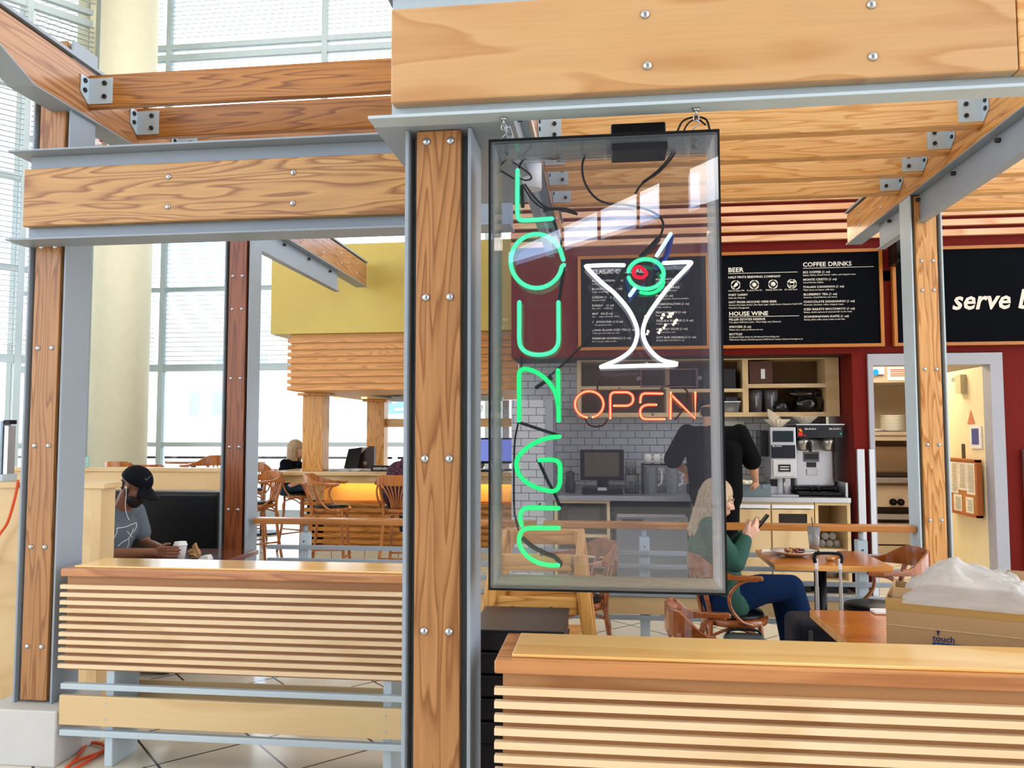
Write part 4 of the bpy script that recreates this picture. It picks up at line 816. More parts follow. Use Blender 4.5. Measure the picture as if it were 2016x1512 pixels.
for k, (x, y) in enumerate(((1.35, 8.0), (1.41, 8.07), (1.36, 8.14))):
    tag(B().lathe([(.026, .926), (.036, 1.04), (.038, 1.065), (.034, 1.065), (.024, .94)], (x, y, 0), 18).build('cup', mat('cup_cream', C(240, 230, 200), .3), org=(x, y, .926)), 'cream cup standing in the grey bin on the counter', 'cup', 'cream cups in the grey bin')

# till, rack of mugs and jugs
po = thing('till_screen', 'black touch-screen till facing the seats, behind the glass sign', 'till', (-.05, 8.2, .915))
B().box(-.27, .178, 8.18, 8.23, 1.05, 1.365).build('bezel', BLKP, po, bevel=.008); B().box(-.225, .13, 8.172, 8.18, 1.09, 1.335).build('screen', mat('brown_screen', C(92, 82, 62), .3), po)
B().box(-.25, .16, 8.05, 8.45, .916, .975).build('base', BLKP, po, bevel=.006); B().box(-.1, .02, 8.23, 8.28, .975, 1.1).build('neck', BLKP, po); B().box(-.09, .0, 8.045, 8.05, .955, .985).build('label', LBL, po)
tag(B().lathe([(.05, .916), (.06, 1.0), (.045, 1.05), (.05, 1.12), (.02, 1.14)], (-.38, 8.3, 0), 16).build('scanner', mat('dark_grey', C(60, 62, 66), .4), org=(-.38, 8.3, .916)), 'dark grey round device left of the till', 'device')
rk = tag(B().box(.36, .84, 8.1, 8.4, 1.205, 1.222).box(.36, .375, 8.1, 8.4, .916, 1.205).box(.825, .84, 8.1, 8.4, .916, 1.205).build('cup_rack', BLKP, org=(.6, 8.2, .916)), 'black two-level rack of mugs and jugs right of the till', 'rack')
MUG = mat('mug_glaze', C(232, 228, 216), .2)
def mug(x, y, z, label, r=.036, h=.10):
    t = thing('mug', label, 'mug', (x, y, z), 'white mugs upside down on the black rack'); B().lathe([(r, z), (r, z+h*.7), (r*.85, z+h), (r*.6, z+h)], (x, y, 0), 18).build('body', MUG, t); B().tube(smooth([(x+r, y-.01, z+.02), (x+r+.028, y-.015, z+.03), (x+r+.02, y-.015, z+.065), (x+r*.95, y-.01, z+.075)]), .006, 8).build('handle', MUG, t)
for k, x in enumerate((.42, .51, .60, .69)): mug(x, 8.15, 1.222, ['white mug at the left of the row on the black rack', 'second white mug from the left on the black rack', 'third white mug from the left on the black rack', 'white mug at the right of the row, by the barista\'s elbow'][k])
JUG = clear('jug_glass', (.82, .84, .86, 1), haze=.3, hazecol=(.85, .86, .88, 1))
for x, l_ in ((.45, 'ribbed glass jug under the mugs, next to the till'), (.66, 'ribbed glass jug under the mugs, nearer the barista')):
    t = thing('glass_jug', l_, 'jug', (x, 8.18, .916), 'ribbed glass jugs on the counter'); b = B(); n = 36; vs = []
    for rr, zz in ((.055, .917), (.062, 1.10), (.07, 1.19)):
        for k in range(n): a = 2*PI*k/n; q_ = rr*(1+(.03 if k % 2 else -.03)); vs.append((x+q_*math.cos(a), 8.18+q_*math.sin(a), zz))
    b.add(vs, [(j*n+k, j*n+(k+1) % n, (j+1)*n+(k+1) % n, (j+1)*n+k) for j in range(2) for k in range(n)]); b.build('body', JUG, t); B().tube(smooth([(x+.065, 8.15, 1.17), (x+.105, 8.14, 1.15), (x+.10, 8.14, 1.03), (x+.06, 8.15, 1.0)]), .008, 8).build('handle', MUG, t)
for k, x in enumerate((.22, .28)):
    for j in range(2): tag(B().lathe([(.024, 1.12-.2*j), (.028, 1.24-.2*j), (.025, 1.24-.2*j), (.022, 1.13-.2*j)], (x, 8.25, 0), 14).build('tumbler', JUG, org=(x, 8.25, 1.0)), 'small clear tumbler in the stacks right of the till', 'tumbler', 'tumblers stacked right of the till')
tag(B().box(.19, .33, 8.18, 8.32, .916, .918).box(.19, .33, 8.18, 8.32, 1.105, 1.115).box(.19, .2, 8.3, 8.31, .918, 1.105).box(.32, .33, 8.3, 8.31, .918, 1.105).build('tumbler_stand', BLKP, org=(.26, 8.25, .916)), 'small black stand of tumblers right of the till', 'stand')

# ================================================================ KITCHEN THROUGH THE DOORWAY
KY = 10.5
def kz(py): return at(1750, py, KY).z
KSS = mat('kitchen_steel', C(196, 182, 160), .35, .4); KSSD = mat('kitchen_steel_dark', C(60, 52, 44), .35, .5)
hd = thing('extractor_hood', 'steel extractor hood with a warning notice above the plate shelf', 'extractor hood', (3.8, 10.8, kz(760)))
B().box(2.6, 5.0, KY+.1, 11.5, kz(752), 2.7).build('canopy', KSS, hd); nt_ = B().box(at(1747, 725, KY+.1).x, at(1790, 725, KY+.1).x, KY+.09, KY+.1, kz(748), kz(722)).build('notice', PAP, hd)
b = B()
for q_ in range(4): b.box(at(1752, 730, KY+.1).x, at(1784, 730, KY+.1).x, KY+.086, KY+.09, kz(728+q_*4), kz(726+q_*4))
b.build('print', mat('print_red', C(200, 70, 50), .6), nt_)
el = B().box(at(1722, 728, KY+.1).x, at(1738, 728, KY+.1).x, KY+.05, KY+.1, kz(736), kz(722)).build('control_box', WHITE, hd); B().ell((at(1724, 733, KY+.05).x, KY+.04, kz(732)), .035, .02, .04).build('blue_lamp', glow('blue_lamp', (.02, .25, 1, 1), 2.2), el)
bk = tag(B().box(2.6, 5.0, 11.4, 11.42, .9, 2.6).build('splashback', KSS, org=(3.8, 11.4, .9)), 'steel splashback behind the cooking range', 'splashback')
sh = tag(B().box(2.6, 5.0, KY+.25, 11.4, kz(857), kz(850)).box(2.6, 5.0, KY+.27, KY+.29, kz(868), kz(857)).build('plate_shelf', KSS, org=(3.8, 10.9, 1.6)), 'steel shelf carrying stacks of plates in the kitchen', 'shelf')
pz = kz(850)+.001
def stack(px, n, r, label0, z0=None, yy=KY+.45):
    xx = at(px, 840, yy).x
    for k in range(n):
        z = (z0 or pz)+k*.018; tag(B().lathe([(r*.6, z), (r, z+.014), (r, z+.017), (r*.6, z+.005)], (xx, yy, 0), 24).build('plate', CHINA, org=(xx, yy, z)), label0, 'plate', 'stacked plates: '+label0)
stack(1757, 12, .15, 'white plate in the wide stack on the kitchen shelf, left of the right column'); stack(1722, 2, .13, 'white plate in the low stack at the left of the kitchen shelf'); stack(1868, 9, .10, 'white plate in the low stack right of the right column'); stack(1879, 17, .08, 'small white plate in the tall stack by the open kitchen door', yy=KY+.7)
rg = thing('cooking_range', 'long steel cooking range with round knobs in the kitchen', 'cooker', (3.8, 10.8, 0))
B().box(2.6, 5.0, KY+.05, 11.4, kz(980)+.12, kz(945)).build('cooktop', KSS, rg); B().box(2.6, 5.0, KY+.35, 11.35, kz(945), kz(880)).build('griddle_back', mat('griddle', C(150, 128, 100), .35, .6), rg); B().box(2.6, 5.0, KY-.05, KY+.05, kz(950), kz(940)).build('front_rail', SSTD, rg); B().box(2.6, 5.0, KY+.0, KY+.35, kz(938), kz(930)).build('hob_edge', KSSD, rg)
B().box(2.6, 5.0, KY, KY+.05, kz(998), kz(956)).build('control_panel', KSS, rg)
for px in (1757, 1772): B().cyl((at(px, 988, KY).x, KY, kz(988)), .042, 0, .04, 18, axis='Y').ell((at(px, 988, KY).x, KY-.045, kz(988)), .018, .01, .018).build('knob', mat('knob_black', C(24, 22, 22), .2, .5), rg)
B().box(2.6, 5.0, KY+.06, 11.4, .02, kz(998)).build('body', KSSD, rg); B().box(2.6, 5.0, KY-.04, KY+.04, kz(1022), kz(1012)).build('bar_handle', SSTD, rg)
for x0, x1 in ((2.7, 3.35), (3.4, 4.15), (4.2, 4.9)):
    B().box(x0, x1, KY+.02, KY+.06, kz(1072), kz(1030)).build('drawer', KSS, rg); B().box(x0, x1, KY+.02, KY+.06, kz(1115), kz(1075)).build('drawer', KSS, rg)

# ================================================================ BAR ISLAND
bi = thing('bar_counter', 'long maple bar counter with a glowing amber front', 'bar counter', (-2.4, 9.4, 0))
B().box(-3.95, -1.0, 8.98, 9.75, 1.035, 1.083).build('counter_top', W_BAR, bi, bevel=.012, seg=3); B().box(-3.83, -1.0, 9.04, 9.72, .945, 1.035).build('apron', W_BAR, bi, bevel=.004)
AMB = mat('amber_panel', C(250, 206, 120), .45)
B().box(-3.42, -1.0, 9.42, 9.5, .72, .945).build('glowing_panel', AMB, bi); B().box(-3.62, -3.42, 9.30, 9.5, 0, .945).build('end_panel', W_BAR, bi)
s = B()
for k in range(7): s.box(-3.66, -1.0, 9.27, 9.30, .205+k*.076, .25+k*.076)
s.build('slats', W_BULK, bi); B().box(-3.62, -1.0, 9.3, 9.42, .17, .72).build('backing', W_BULK, bi)
B().box(-3.66, -1.0, 9.2, 9.5, 0, .17).build('tiled_foot', grid_mat('foot_tile', C(228, 224, 206), C(120, 116, 104), .41, .3, .004, 0, plane='XZ'), bi)
B().box(-3.3, -1.05, 9.30, 9.33, .93, .944).build('led_strip', glow('led_amber', (1.0, .70, .26, 1), 14), bi)
for xx, y, z, l_ in ((-3.61, 9.06, 1.083, 'fir pillar standing on the front of the bar'), (-3.42, 11.0, 0, 'fir pillar at the far side of the bar')):
    t = thing('bar_pillar', l_, 'pillar', (xx+.12, y+.1, z), 'fir pillars holding up the bulkhead'); B().box(xx, xx+.255, y, y+.22, z, 1.985).build('shaft', W_PILL, t, bevel=.004); B().box(xx-.05, xx+.305, y-.05, y+.27, 1.985, 2.015).build('capital', W_PILL, t, bevel=.004)
bh = thing('bar_bulkhead', 'yellow bulkhead with slatted fir band hanging over the bar', 'bulkhead', (-2.4, 10, 2.0)); B().box(-3.78, -.97, 8.5, 11.5, 2.662, 3.675).build('yellow_box', YEL, bh); s = B()
for k in range(8): s.box(-3.60, -.97, 8.56, 8.60, 2.022+k*.0775, 2.068+k*.0775); s.box(-3.60, -3.56, 8.6, 11.4, 2.022+k*.0775, 2.068+k*.0775)
s.build('slats', W_BULK, bh); B().box(-3.57, -.97, 8.59, 11.4, 2.016, 2.662).build('backing', mat('bulkhead_backing', C(222, 170, 104), .6), bh)
ya = 9.15
rs = thing('reserved_sign', 'small black table sign reading RESERVED on the bar', 'sign', (-2.67, ya, 1.083)); B().prism([(ya, 1.084), (ya+.06, 1.084), (ya+.03, 1.15)], -2.79, -2.56, 'YZ').build('block', BLKP, rs); B().text('RESERVED', -2.765, 1.10, ya+.007, .04, shear=.2, bold=.02, sx=.98).build('lettering', WHITE, rs)
a = at(676, 915, 9.35); tag(B().hexa([(a.x, 9.35, 1.084), (a.x+.17, 9.35, 1.084), (a.x+.17, 9.37, 1.084), (a.x, 9.37, 1.084), (a.x+.03, 9.45, 1.34), (a.x+.20, 9.45, 1.36), (a.x+.20, 9.47, 1.36), (a.x+.03, 9.47, 1.34)]).build('folder', BLKP, org=(a.x, 9.35, 1.084)), 'upright black folder standing on the bar', 'folder')
a = at(700, 912, 9.5); mh = thing('magazine_holder', 'brown patterned magazine holder on the bar beside the black folder', 'magazine holder', (a.x, 9.5, 1.084)); B().prism([(a.x, 1.085), (a.x+.235, 1.085), (a.x+.235, 1.37), (a.x+.17, 1.375), (a.x, 1.22)], 9.5, 9.58).build('case', mat('brown_pattern', C(58, 40, 30), .5), mh)
B().box(a.x+.01, a.x+.2, 9.59, 9.61, 1.085, 1.36).build('booklet', PAP, mh); B().lathe([(.03, 0), (.0001, .002)], (a.x+.12, 9.499, 1.16), 14, axis='Y').build('emblem', mat('emblem', C(190, 170, 150), .6), mh)
for k, (x, y, r_, sz, l_) in enumerate(((-3.2, 9.2, .2, .2, 'loose white papers on the bar right of the pillar'), (-3.02, 9.25, -.3, .16, 'white papers fanned beside the black folder'), (-2.9, 9.2, .5, .14, 'small pile of cards in front of the folder'), (-2.5, 9.45, .1, .26, 'papers lying toward the far side of the bar'))):
    b = B()
    for j in range(4):
        Rr = Matrix.Rotation(r_+j*.2, 3, 'Z'); q_ = [Rr @ V((sx*sz*.6, sy*sz*.4, 0)) for sx, sy in ((-1, -1), (1, -1), (1, 1), (-1, 1))]; z = 1.085+j*.006; b.hexa([(x+v.x, y+v.y, z) for v in q_]+[(x+v.x, y+v.y, z+.004) for v in q_])
    tag(b.build('paper_pile', mat('white_paper', C(236, 238, 240), .7), org=(x, y, 1.084)), l_, 'papers', 'papers strewn on the bar')
a = at(773, 910, 9.6); tag(B().box(a.x, a.x+.18, 9.6, 9.75, 1.084, 1.105).build('folded_cloth', mat('pink_cloth', C(214, 60, 100), .8), org=(a.x, 9.6, 1.084), bevel=.008), 'bright pink folded cloth on the bar near the raised hand', 'cloth')
mo = thing('computer_monitor', 'bluish lit monitor behind the big column at the bar', 'monitor', (-1.35, 9.5, 1.083)); a = at(930, 862, 9.5); c_ = at(1030, 908, 9.5)
B().box(a.x, c_.x, 9.5, 9.53, c_.z-.03, a.z).build('bezel', BLKP, mo, bevel=.006); B().box(a.x+.02, c_.x-.02, 9.495, 9.5, c_.z, a.z-.02).build('screen', glow('monitor_blue', (.22, .27, .72, 1), 1.0), mo); B().box(a.x+.1, c_.x-.1, 9.44, 9.6, 1.084, 1.10).build('stand', BLKP, mo); B().box(a.x+.3, a.x+.36, 9.53, 9.56, 1.1, 1.3).build('neck', BLKP, mo)
tag(B().box(-1.75, -1.2, 9.12, 9.3, 1.084, 1.105).build('keyboard', BLKP, org=(-1.5, 9.2, 1.084)), 'black keyboard in front of the monitor on the bar', 'keyboard')
bs = thing('glass_shelf', 'pale shelf with wine glasses crossing inside the bar', 'shelf', (-2.0, 11.2, 1.66)); B().box(-3.2, -1.0, 11.1, 11.35, 1.62, 1.74).build('board', W_BAR, bs); B().box(-2.62, -2.52, 11.36, 11.45, .9, 2.01).box(-1.5, -1.4, 11.36, 11.45, .9, 2.01).build('post', SSTD, bs)
for k in range(9):
    x = -2.75+k*.19; t = tag(B().lathe([(.035, 1.742), (.006, 1.75), (.005, 1.82), (.035, 1.86), (.04, 1.93)], (x, 11.2, 0), 14).build('wine_glass', clear('wine_glass_clear', (.85, .88, .9, 1), haze=.2), org=(x, 11.2, 1.742)), 'wine glass in the row on the shelf inside the bar', 'wine glass', 'wine glasses on the bar shelf')
for px, l_ in ((663, 'small brass pendant lamp just right of the front bar pillar'), (717, 'small brass pendant lamp left of the far bar pillar')):
    a = at(px, 782, 10.2); t = thing('pendant_lamp', l_, 'lamp', (a.x, 10.2, a.z), 'small pendant lamps under the bulkhead'); B().tube([(a.x, 10.2, 2.012), (a.x, 10.2, a.z+.03)], .006, 6).build('stem', BOLT, t); B().lathe([(.02, .05), (.08, .04), (.085, .03)], (a.x, 10.2, a.z), 16).build('lamp_shade', mat('brass', C(214, 180, 60), .3, .6), t); B().cyl((a.x, 10.2, a.z), .04, -.02, .03, 12).build('bulb', glow('bulb_yellow', (1, .8, .25, 1), 2.5), t)
fa = thing('rack_arm', 'grey folding steel rack arm under the bulkhead', 'rack', (-2.6, 9.8, 1.95)); B().hexa([tuple(at(x, y, 9.8)) for x, y in ((700, 775), (775, 785), (775, 787), (700, 775))]+[tuple(at(x, y, 9.9)) for x, y in ((700, 774), (790, 776), (790, 789), (700, 773))]).box(at(772, 780, 9.8).x, -1.3, 9.75, 9.95, at(790, 790, 9.8).z, 2.0).build('arm', STEEL_L, fa)
# ================================================================ CHAIRS (local frame: +X is where the sitter faces)
def make_chair(label, h=.46, fan=False, group='bentwood armchairs at the tables', name='bentwood_armchair', wm=W_CHAIR, cat='chair', topb=.37):
    t = thing(name, label, cat, (0, 0, 0), group)
    prof = [(.19, h-.045), (.215, h-.042), (.218, h-.012), (.205, h-.002), (.18, h)]
    b = B().lathe(prof, (.01, 0, 0), 32, sx=1.0, sy=.98); b.build('seat_frame', wm, t)
    B().lathe([(.185, h-.004), (.193, h+.006), (.185, h+.020), (.12, h+.028), (.0001, h+.030)], (.01, 0, 0), 32).build('seat_pad', DARKVIN, t)
    lp = .0165
    for sy in (-1, 1):
        B().tube(smooth([(.15, sy*.14, h-.02), (.165, sy*.155, h*.55), (.20, sy*.19, 0)], 4), lp, 10, rads=None).build('leg', wm, t)
        B().tube(smooth([(-.245, sy*.20, 0), (-.185, sy*.165, h*.55), (-.165, sy*.155, h), (-.20, sy*.17, h+.16), (-.235, sy*.175, h+.27)], 4), lp, 10).build('leg', wm, t)
        B().tube(smooth([(.115, sy*.265, h+.245), (.02, sy*.268, h+.235), (-.055, sy*.262, h+.165), (-.05, sy*.245, h+.08), (.02, sy*.225, h+.0), (.10, sy*.195, h-.025)], 5), .012, 8).build('arm_support', wm, t)
        pa = [(-.10, sy*.262, h+.262, .022, .035), (-.03, sy*.272, h+.258, .032, .028), (.06, sy*.276, h+.256, .046, .024), (.13, sy*.276, h+.256, .046, .024), (.145, sy*.276, h+.256, .040, .02)]
        B().sweep(pa).build('armrest', wm, t, bevel=.005)
    band = []
    for k in range(19):
        a = math.radians(100+160*k/18); c = math.sin(PI*k/18); hh = .038+(.085 if not fan else .075)*min(1, max(0, (c-.25)/.5)); zt = h+.262+hh*.5-.018
        band.append((.0+.285*math.cos(a)-.0, .272*math.sin(a), zt, .018, hh))
    B().sweep(band).build('backrest', wm, t, bevel=.004)
    if fan:
        b = B()
        for k in range(-3, 4): b.tube(smooth([(-.20, k*.018, h-.0), (-.225, k*.024, h+.11), (-.278, k*.048, h+.26)], 3), .0085, 6)
        b.build('back_spindles', wm, t)
    else:
        b = B()
        for k in (-1, 0, 1): b.tube(smooth([(-.20, k*.05, h-.01), (-.23, k*.06, h+.12), (-.28, k*.07, h+.26)], 3), .009, 6)
        b.build('back_spindles', wm, t)
    for (a, c) in (((.165, -.155), (.165, .155)), ((-.185, -.165), (-.185, .165)), ((.165, .155), (-.185, .165)), ((.165, -.155), (-.185, -.165))):
        m = ((a[0]+c[0])/2, (a[1]+c[1])/2); z0 = h-.20
        B().tube(smooth([(a[0], a[1], z0), (a[0]*.93+m[0]*.07, a[1]*.93+m[1]*.07, z0+.09), (m[0], m[1], h-.055), (c[0]*.93+m[0]*.07, c[1]*.93+m[1]*.07, z0+.09), (c[0], c[1], z0)], 4), .009, 8).build('bentwood_brace', wm, t)
    if h > .6:
        for z, e_ in ((.22, 1.0), (.30, .98)):
            for (a, c) in (((.19, -.18), (.19, .18)), ((-.22, -.18), (-.22, .18))) if z < .25 else (((.185, .17), (-.21, .18)), ((.185, -.17), (-.21, -.18))):
                B().tube([(a[0], a[1], z), (c[0], c[1], z)], .010, 8).build('foot_rung', wm, t)
    return t
def relabel(o, label, **k):
    o['label'] = label
    for a, b_ in k.items(): o[a] = b_
    return o
ch0 = place(make_chair('bentwood armchair under the seated woman with the phone'), (.745, 4.93, 0), 0)
ch1 = relabel(place(dup(ch0), (.475, 3.62, 0), .03), 'nearest bentwood armchair, empty, its back and one arm just above the orange cap')
ch1.scale = (.76, .92, .95); ch0.scale = (.90, 1, 1)
ch2 = relabel(place(dup(ch0), (-.22, 5.22, 0), PI+.35), 'empty bentwood armchair seen through the bottom of the glass sign')
ch3 = relabel(place(dup(ch0), (1.66, 5.16, 0), PI), 'empty bentwood armchair on the right side of the table with the plate')
ch2.scale = ch3.scale = (1, 1, 1)
st0 = place(make_chair('bar stool with fan back facing right, in front of the amber bar front', .74, True, 'fan-backed bar stools', 'bar_stool', W_STOOL, 'bar stool'), (-2.98, 8.3, 0), .15)
st1 = relabel(place(dup(st0), (-2.20, 8.35, 0), PI/2), 'bar stool carrying the person in the plaid shirt')
st2 = relabel(place(dup(st0), (-3.97, 8.62, 0), -2.2), 'bar stool with a dark seat just right of the reddish column')
st3 = relabel(place(dup(st0), (-4.95, 10.6, 0), -1.2), 'far bar stool, topmost and leftmost of those beside the reddish column')
st4 = relabel(place(dup(st0), (-3.95, 9.95, 0), -.5), 'bar stool under the blonde woman at the bar')
st5 = relabel(place(dup(st0), (-4.75, 9.1, .05), -PI/2), 'fan-backed stool seen in the gap right of the black booth seat')
st5.location.z = 0; st5.scale = (1.15, 1.15, 1.15)
for k, (px, py, y, l_) in enumerate(((303, 912, 12.0, 'distant stool back above the booth, right of the man\'s cap'), (345, 918, 11.6, 'distant stool back above the booth, left of the bright table'))):
    q = at(px, py, y); s_ = relabel(dup(st0), l_); sc_ = q.z/1.03; s_.location = (q.x, q.y-.75, 0); s_.scale = (sc_, sc_, sc_); s_.rotation_euler = (0, 0, PI/2+k*.6)
# high tables by the window
for px0, px1, py, y, l_ in ((332, 430, 909, 12.1, 'high table by the window above the booth, left of the reddish column'), (428, 520, 911, 13.4, 'high table by the window partly behind the reddish column'), (490, 548, 925, 11.6, 'high table by the window right of the reddish column')):
    a, b_ = at(px0, py, y), at(px1, py, y); cx = (a.x+b_.x)/2; t = thing('high_table', l_, 'table', (cx, y, 0), 'high tables by the windows')
    B().cyl((cx, y, 0), (b_.x-a.x)/2, a.z-.02, a.z+.02, 32).build('table_top', W_CAPE, t); B().cyl((cx, y, 0), .04, .03, a.z-.02, 12).build('pole', BLKP, t); B().cyl((cx, y, 0), .25, 0, .03, 24).build('base', BLKP, t)

# ================================================================ TABLES AND WHAT STANDS ON THEM
def table(label, x0, x1, y0, y1, z):
    t = thing('dining_table', label, 'table', ((x0+x1)/2, (y0+y1)/2, 0), 'square wooden tables on black pedestals')
    B().box(x0, x1, y0, y1, z-.034, z-.001).build('table_edge', W_TABE, t, bevel=.003); B().box(x0+.003, x1-.003, y0+.003, y1-.003, z-.001, z).build('table_top', W_TAB, t)
    cx, cy = (x0+x1)/2, (y0+y1)/2; B().cyl((cx, cy, 0), .037, .02, z-.05, 18).build('pedestal', BLKP, t); B().box(cx-.16, cx+.16, cy-.16, cy+.16, z-.05, z-.034).build('mounting_plate', BLKP, t)
    B().bar((cx-.28, cy, .02), (cx+.28, cy, .02), .06, .04).bar((cx, cy-.28, .02), (cx, cy+.28, .02), .06, .04).build('base', BLKP, t)
    return t
table('wooden table with the white plate and water glass, in front of the seated woman', .985, 1.66, 4.88, 5.48, .76)
table('wooden table in the right foreground holding the cardboard box', .90, 1.75, 2.55, 3.72, .75)
p = lay(1563, 1094, .762)
pt = thing('plate', 'large white oval plate with leftover food on the table', 'plate', (p.x, p.y, .761)); B().lathe([(.06, .762), (.10, .775), (.155, .792), (.158, .796), (.10, .782), (.0001, .772)], (p.x, p.y, 0), 40, sx=.92, sy=.8).build('dish', CHINA, pt)
FD = [mat('food_a', C(150, 70, 34), .5), mat('food_b', C(96, 40, 22), .5), mat('food_c', C(204, 150, 84), .5)]; random.seed(3)
for j in range(3):
    b = B()
    for k in range(16): a = random.random()*6.28; r_ = random.random()*.06; b.ell((p.x+r_*math.cos(a)*1.1, p.y+r_*math.sin(a), .782+random.random()*.02), .012, .010, .008, 8, 5)
    tag(b.build('food', FD[j], org=(p.x, p.y, .78)), ['reddish chunks of food heaped on the oval plate', 'dark brown chunks of food heaped on the oval plate', 'pale chunks of food heaped on the oval plate'][j], 'food', kind='stuff')
tag(B().bar((p.x+.02, p.y-.05, .796), (p.x+.19, p.y-.10, .805), .012, .003).build('fork', BOLT, org=(p.x+.1, p.y-.08, .80)), 'steel fork resting on the rim of the oval plate', 'fork')
g_ = lay(1603, 1086, .761); gx, gy = g_.x, g_.y
gt = thing('water_glass', 'tall glass of iced water with a black straw on the table', 'glass', (gx, gy, .761)); CG = clear('tumbler_clear', (.97, .98, .98, 1), haze=.12, hazecol=(1, 1, 1, 1), ior=1.4)
B().lathe([(.028, .762), (.042, .925), (.0395, .925), (.026, .77)], (gx, gy, 0), 28).build('tumbler', CG, gt); B().lathe([(.0265, .772), (.0355, .855), (.0001, .855)], (gx, gy, 0), 28).build('water', clear('iced_water', (.86, .93, .97, 1), haze=.92, hazecol=(.97, 1, 1, 1)), gt); B().tube([(gx+.01, gy, .775), (gx-.012, gy, .985)], .0028, 8).build('straw', BLKP, gt)
n_ = lay(1512, 1088, .761); tag(B().hexa([(n_.x-.05, n_.y-.04, .761), (n_.x+.07, n_.y-.07, .761), (n_.x+.09, n_.y+.03, .761), (n_.x-.02, n_.y+.06, .761), (n_.x-.05, n_.y-.04, .772), (n_.x+.06, n_.y-.06, .778), (n_.x+.07, n_.y+.03, .780), (n_.x-.02, n_.y+.06, .774)]).build('napkin', mat('napkin_paper', C(240, 236, 232), .8), org=tuple(n_)), 'crumpled white napkin left of the oval plate', 'napkin')
d0 = lay(1634, 1104, .761); tag(B().lathe([(.02, .762), (.034, .785), (.03, .785), (.0001, .768)], tuple((d0.x, d0.y, 0)), 18).build('sauce_dish', mat('brass_dish', C(196, 150, 90), .3, .4), org=(d0.x, d0.y, .761)), 'small brown dish behind the suitcase handle on the table', 'dish')
q = lay(1738, 1207, .751); tag(B().box(q.x-.045, q.x+.05, q.y-.035, q.y+.035, .751, .765).build('phone', WHITE, org=(q.x, q.y, .751), bevel=.005), 'white phone lying on the near table against the cardboard box', 'phone')

# cardboard box, rotated a little
bxr = .40; BX = thing('cardboard_box', 'taped brown cardboard box with blue printing on the near table', 'box', (.912, 2.765, .751))
def cb(*a): return B().box(*[v_ for v_ in a])
W_, D_, H_ = .62, .40, .25
loc = V(BX.location)
def L_(b, m, n, par=BX, **k):
    for v in b.v: v.x += loc.x; v.y += loc.y; v.z += loc.z
    return b.build(n, m, par, **k)
L_(B().box(0, W_, 0, .004, 0, H_).box(0, W_, D_-.004, D_, 0, H_-.01).box(0, .004, .004, D_-.004, 0, H_).box(W_-.004, W_, .004, D_-.004, 0, H_).box(0, W_, .004, D_-.004, 0, .004), CARD, 'carton')
L_(B().box(-.001, W_, -.0015, 0, H_-.036, H_), TAPE, 'packing_tape')
L_(B().hexa([(.02, .03, H_-.02), (.075, .03, H_-.02), (.075, .20, H_-.02), (.02, .20, H_-.02), (.02, .05, H_+.028), (.075, .05, H_+.028), (.075, .052, H_+.028), (.02, .052, H_+.028)]), CARD, 'flap'); L_(B().hexa([(.36, D_-.01, H_-.01), (W_, D_-.01, H_-.01), (W_, D_-.004, H_-.01), (.36, D_-.004, H_-.01), (.36, D_+.03, H_+.055), (W_, D_+.03, H_+.055), (W_, D_+.034, H_+.055), (.36, D_+.034, H_+.055)]), CARD, 'flap')
L_(B().box(0, W_, -.0022, 0, .163, .1650), mat('cardboard_crease', C(214, 184, 140), .8), 'crease')
pk = mat('print_navy', C(46, 40, 84), .7)
L_(B().text('touch', .134, .128, -.003, .027, bold=.02, sx=1.0).prism([(.1485, .146), (.146, .162), (.155, .162), (.1515, .146)], -.003, 0), pk, 'printed_logo'); bl_ = L_(B().box(.134, .226, -.003, 0, .06, .124), mat('print_blue', C(26, 66, 120), .7), 'printed_panel')
L_(B().text('10 00..', .139, .104, -.0045, .022, bold=.02), CARD, 'printed_text'); L_(B().text('USE', .232, .118, -.003, .007).text('KEEP DRY STORE', .250, .116, -.003, .007), pk, 'printed_text')
BX.rotation_euler = (0, 0, -bxr)
# plastic liner heaped on the box
b = B(); nx, ny = 54, 24; vs = []; random.seed(5)
def hgt(u, v_):
    ridge = max(0, 1-abs(u-.28)/.30)**.8 if u < .28 else max(0, 1-(u-.28)/.70)**1.0
    edge = max(0, math.sin(PI*min(max(v_, 0), 1)))**.55
    return .115*ridge*edge
for j in range(ny+1):
    for i in range(nx+1):
        u, v_ = i/nx, j/ny; x = .05+u*.52; y = .0+v_*.30
        cr = .013*(1-abs(math.sin(u*13+v_*5+1.5*math.sin(v_*5+u*3))))**3+.012*(1-abs(math.sin(u*8-v_*9+1.2*math.sin(u*7))))**4+.008*(1-abs(math.sin(u*21+v_*15+math.sin(u*11))))**4+.006*math.sin(u*19+v_*9+2*math.sin(v_*7))+.0035*abs(math.sin(u*29-v_*17+2*math.sin(u*9)))+.004*math.sin(u*11-v_*21+1)+.0022*math.sin(u*63+v_*31)
        z = H_-.0+hgt(u, v_)+cr*min(1, 6*min(u, 1-u, v_+.1, 1-v_)+.2)
        if v_ < .10: z = H_-.012+(z-H_+.012)*(v_/.10); y = -.006+v_*.1
        vs.append(loc+V((x, y, z)))
b.add(vs, [(j*(nx+1)+i, j*(nx+1)+i+1, (j+1)*(nx+1)+i+1, (j+1)*(nx+1)+i) for j in range(ny) for i in range(nx)], True)
lin = b.build('plastic_liner', clear('milky_film', (.93, .93, .94, 1), haze=.6, hazecol=(1, 1, 1, 1), rough=.12), org=tuple(loc)); lin.rotation_euler = (0, 0, -bxr)
tag(lin, 'crumpled translucent plastic bag heaped in the open cardboard box', 'plastic bag')

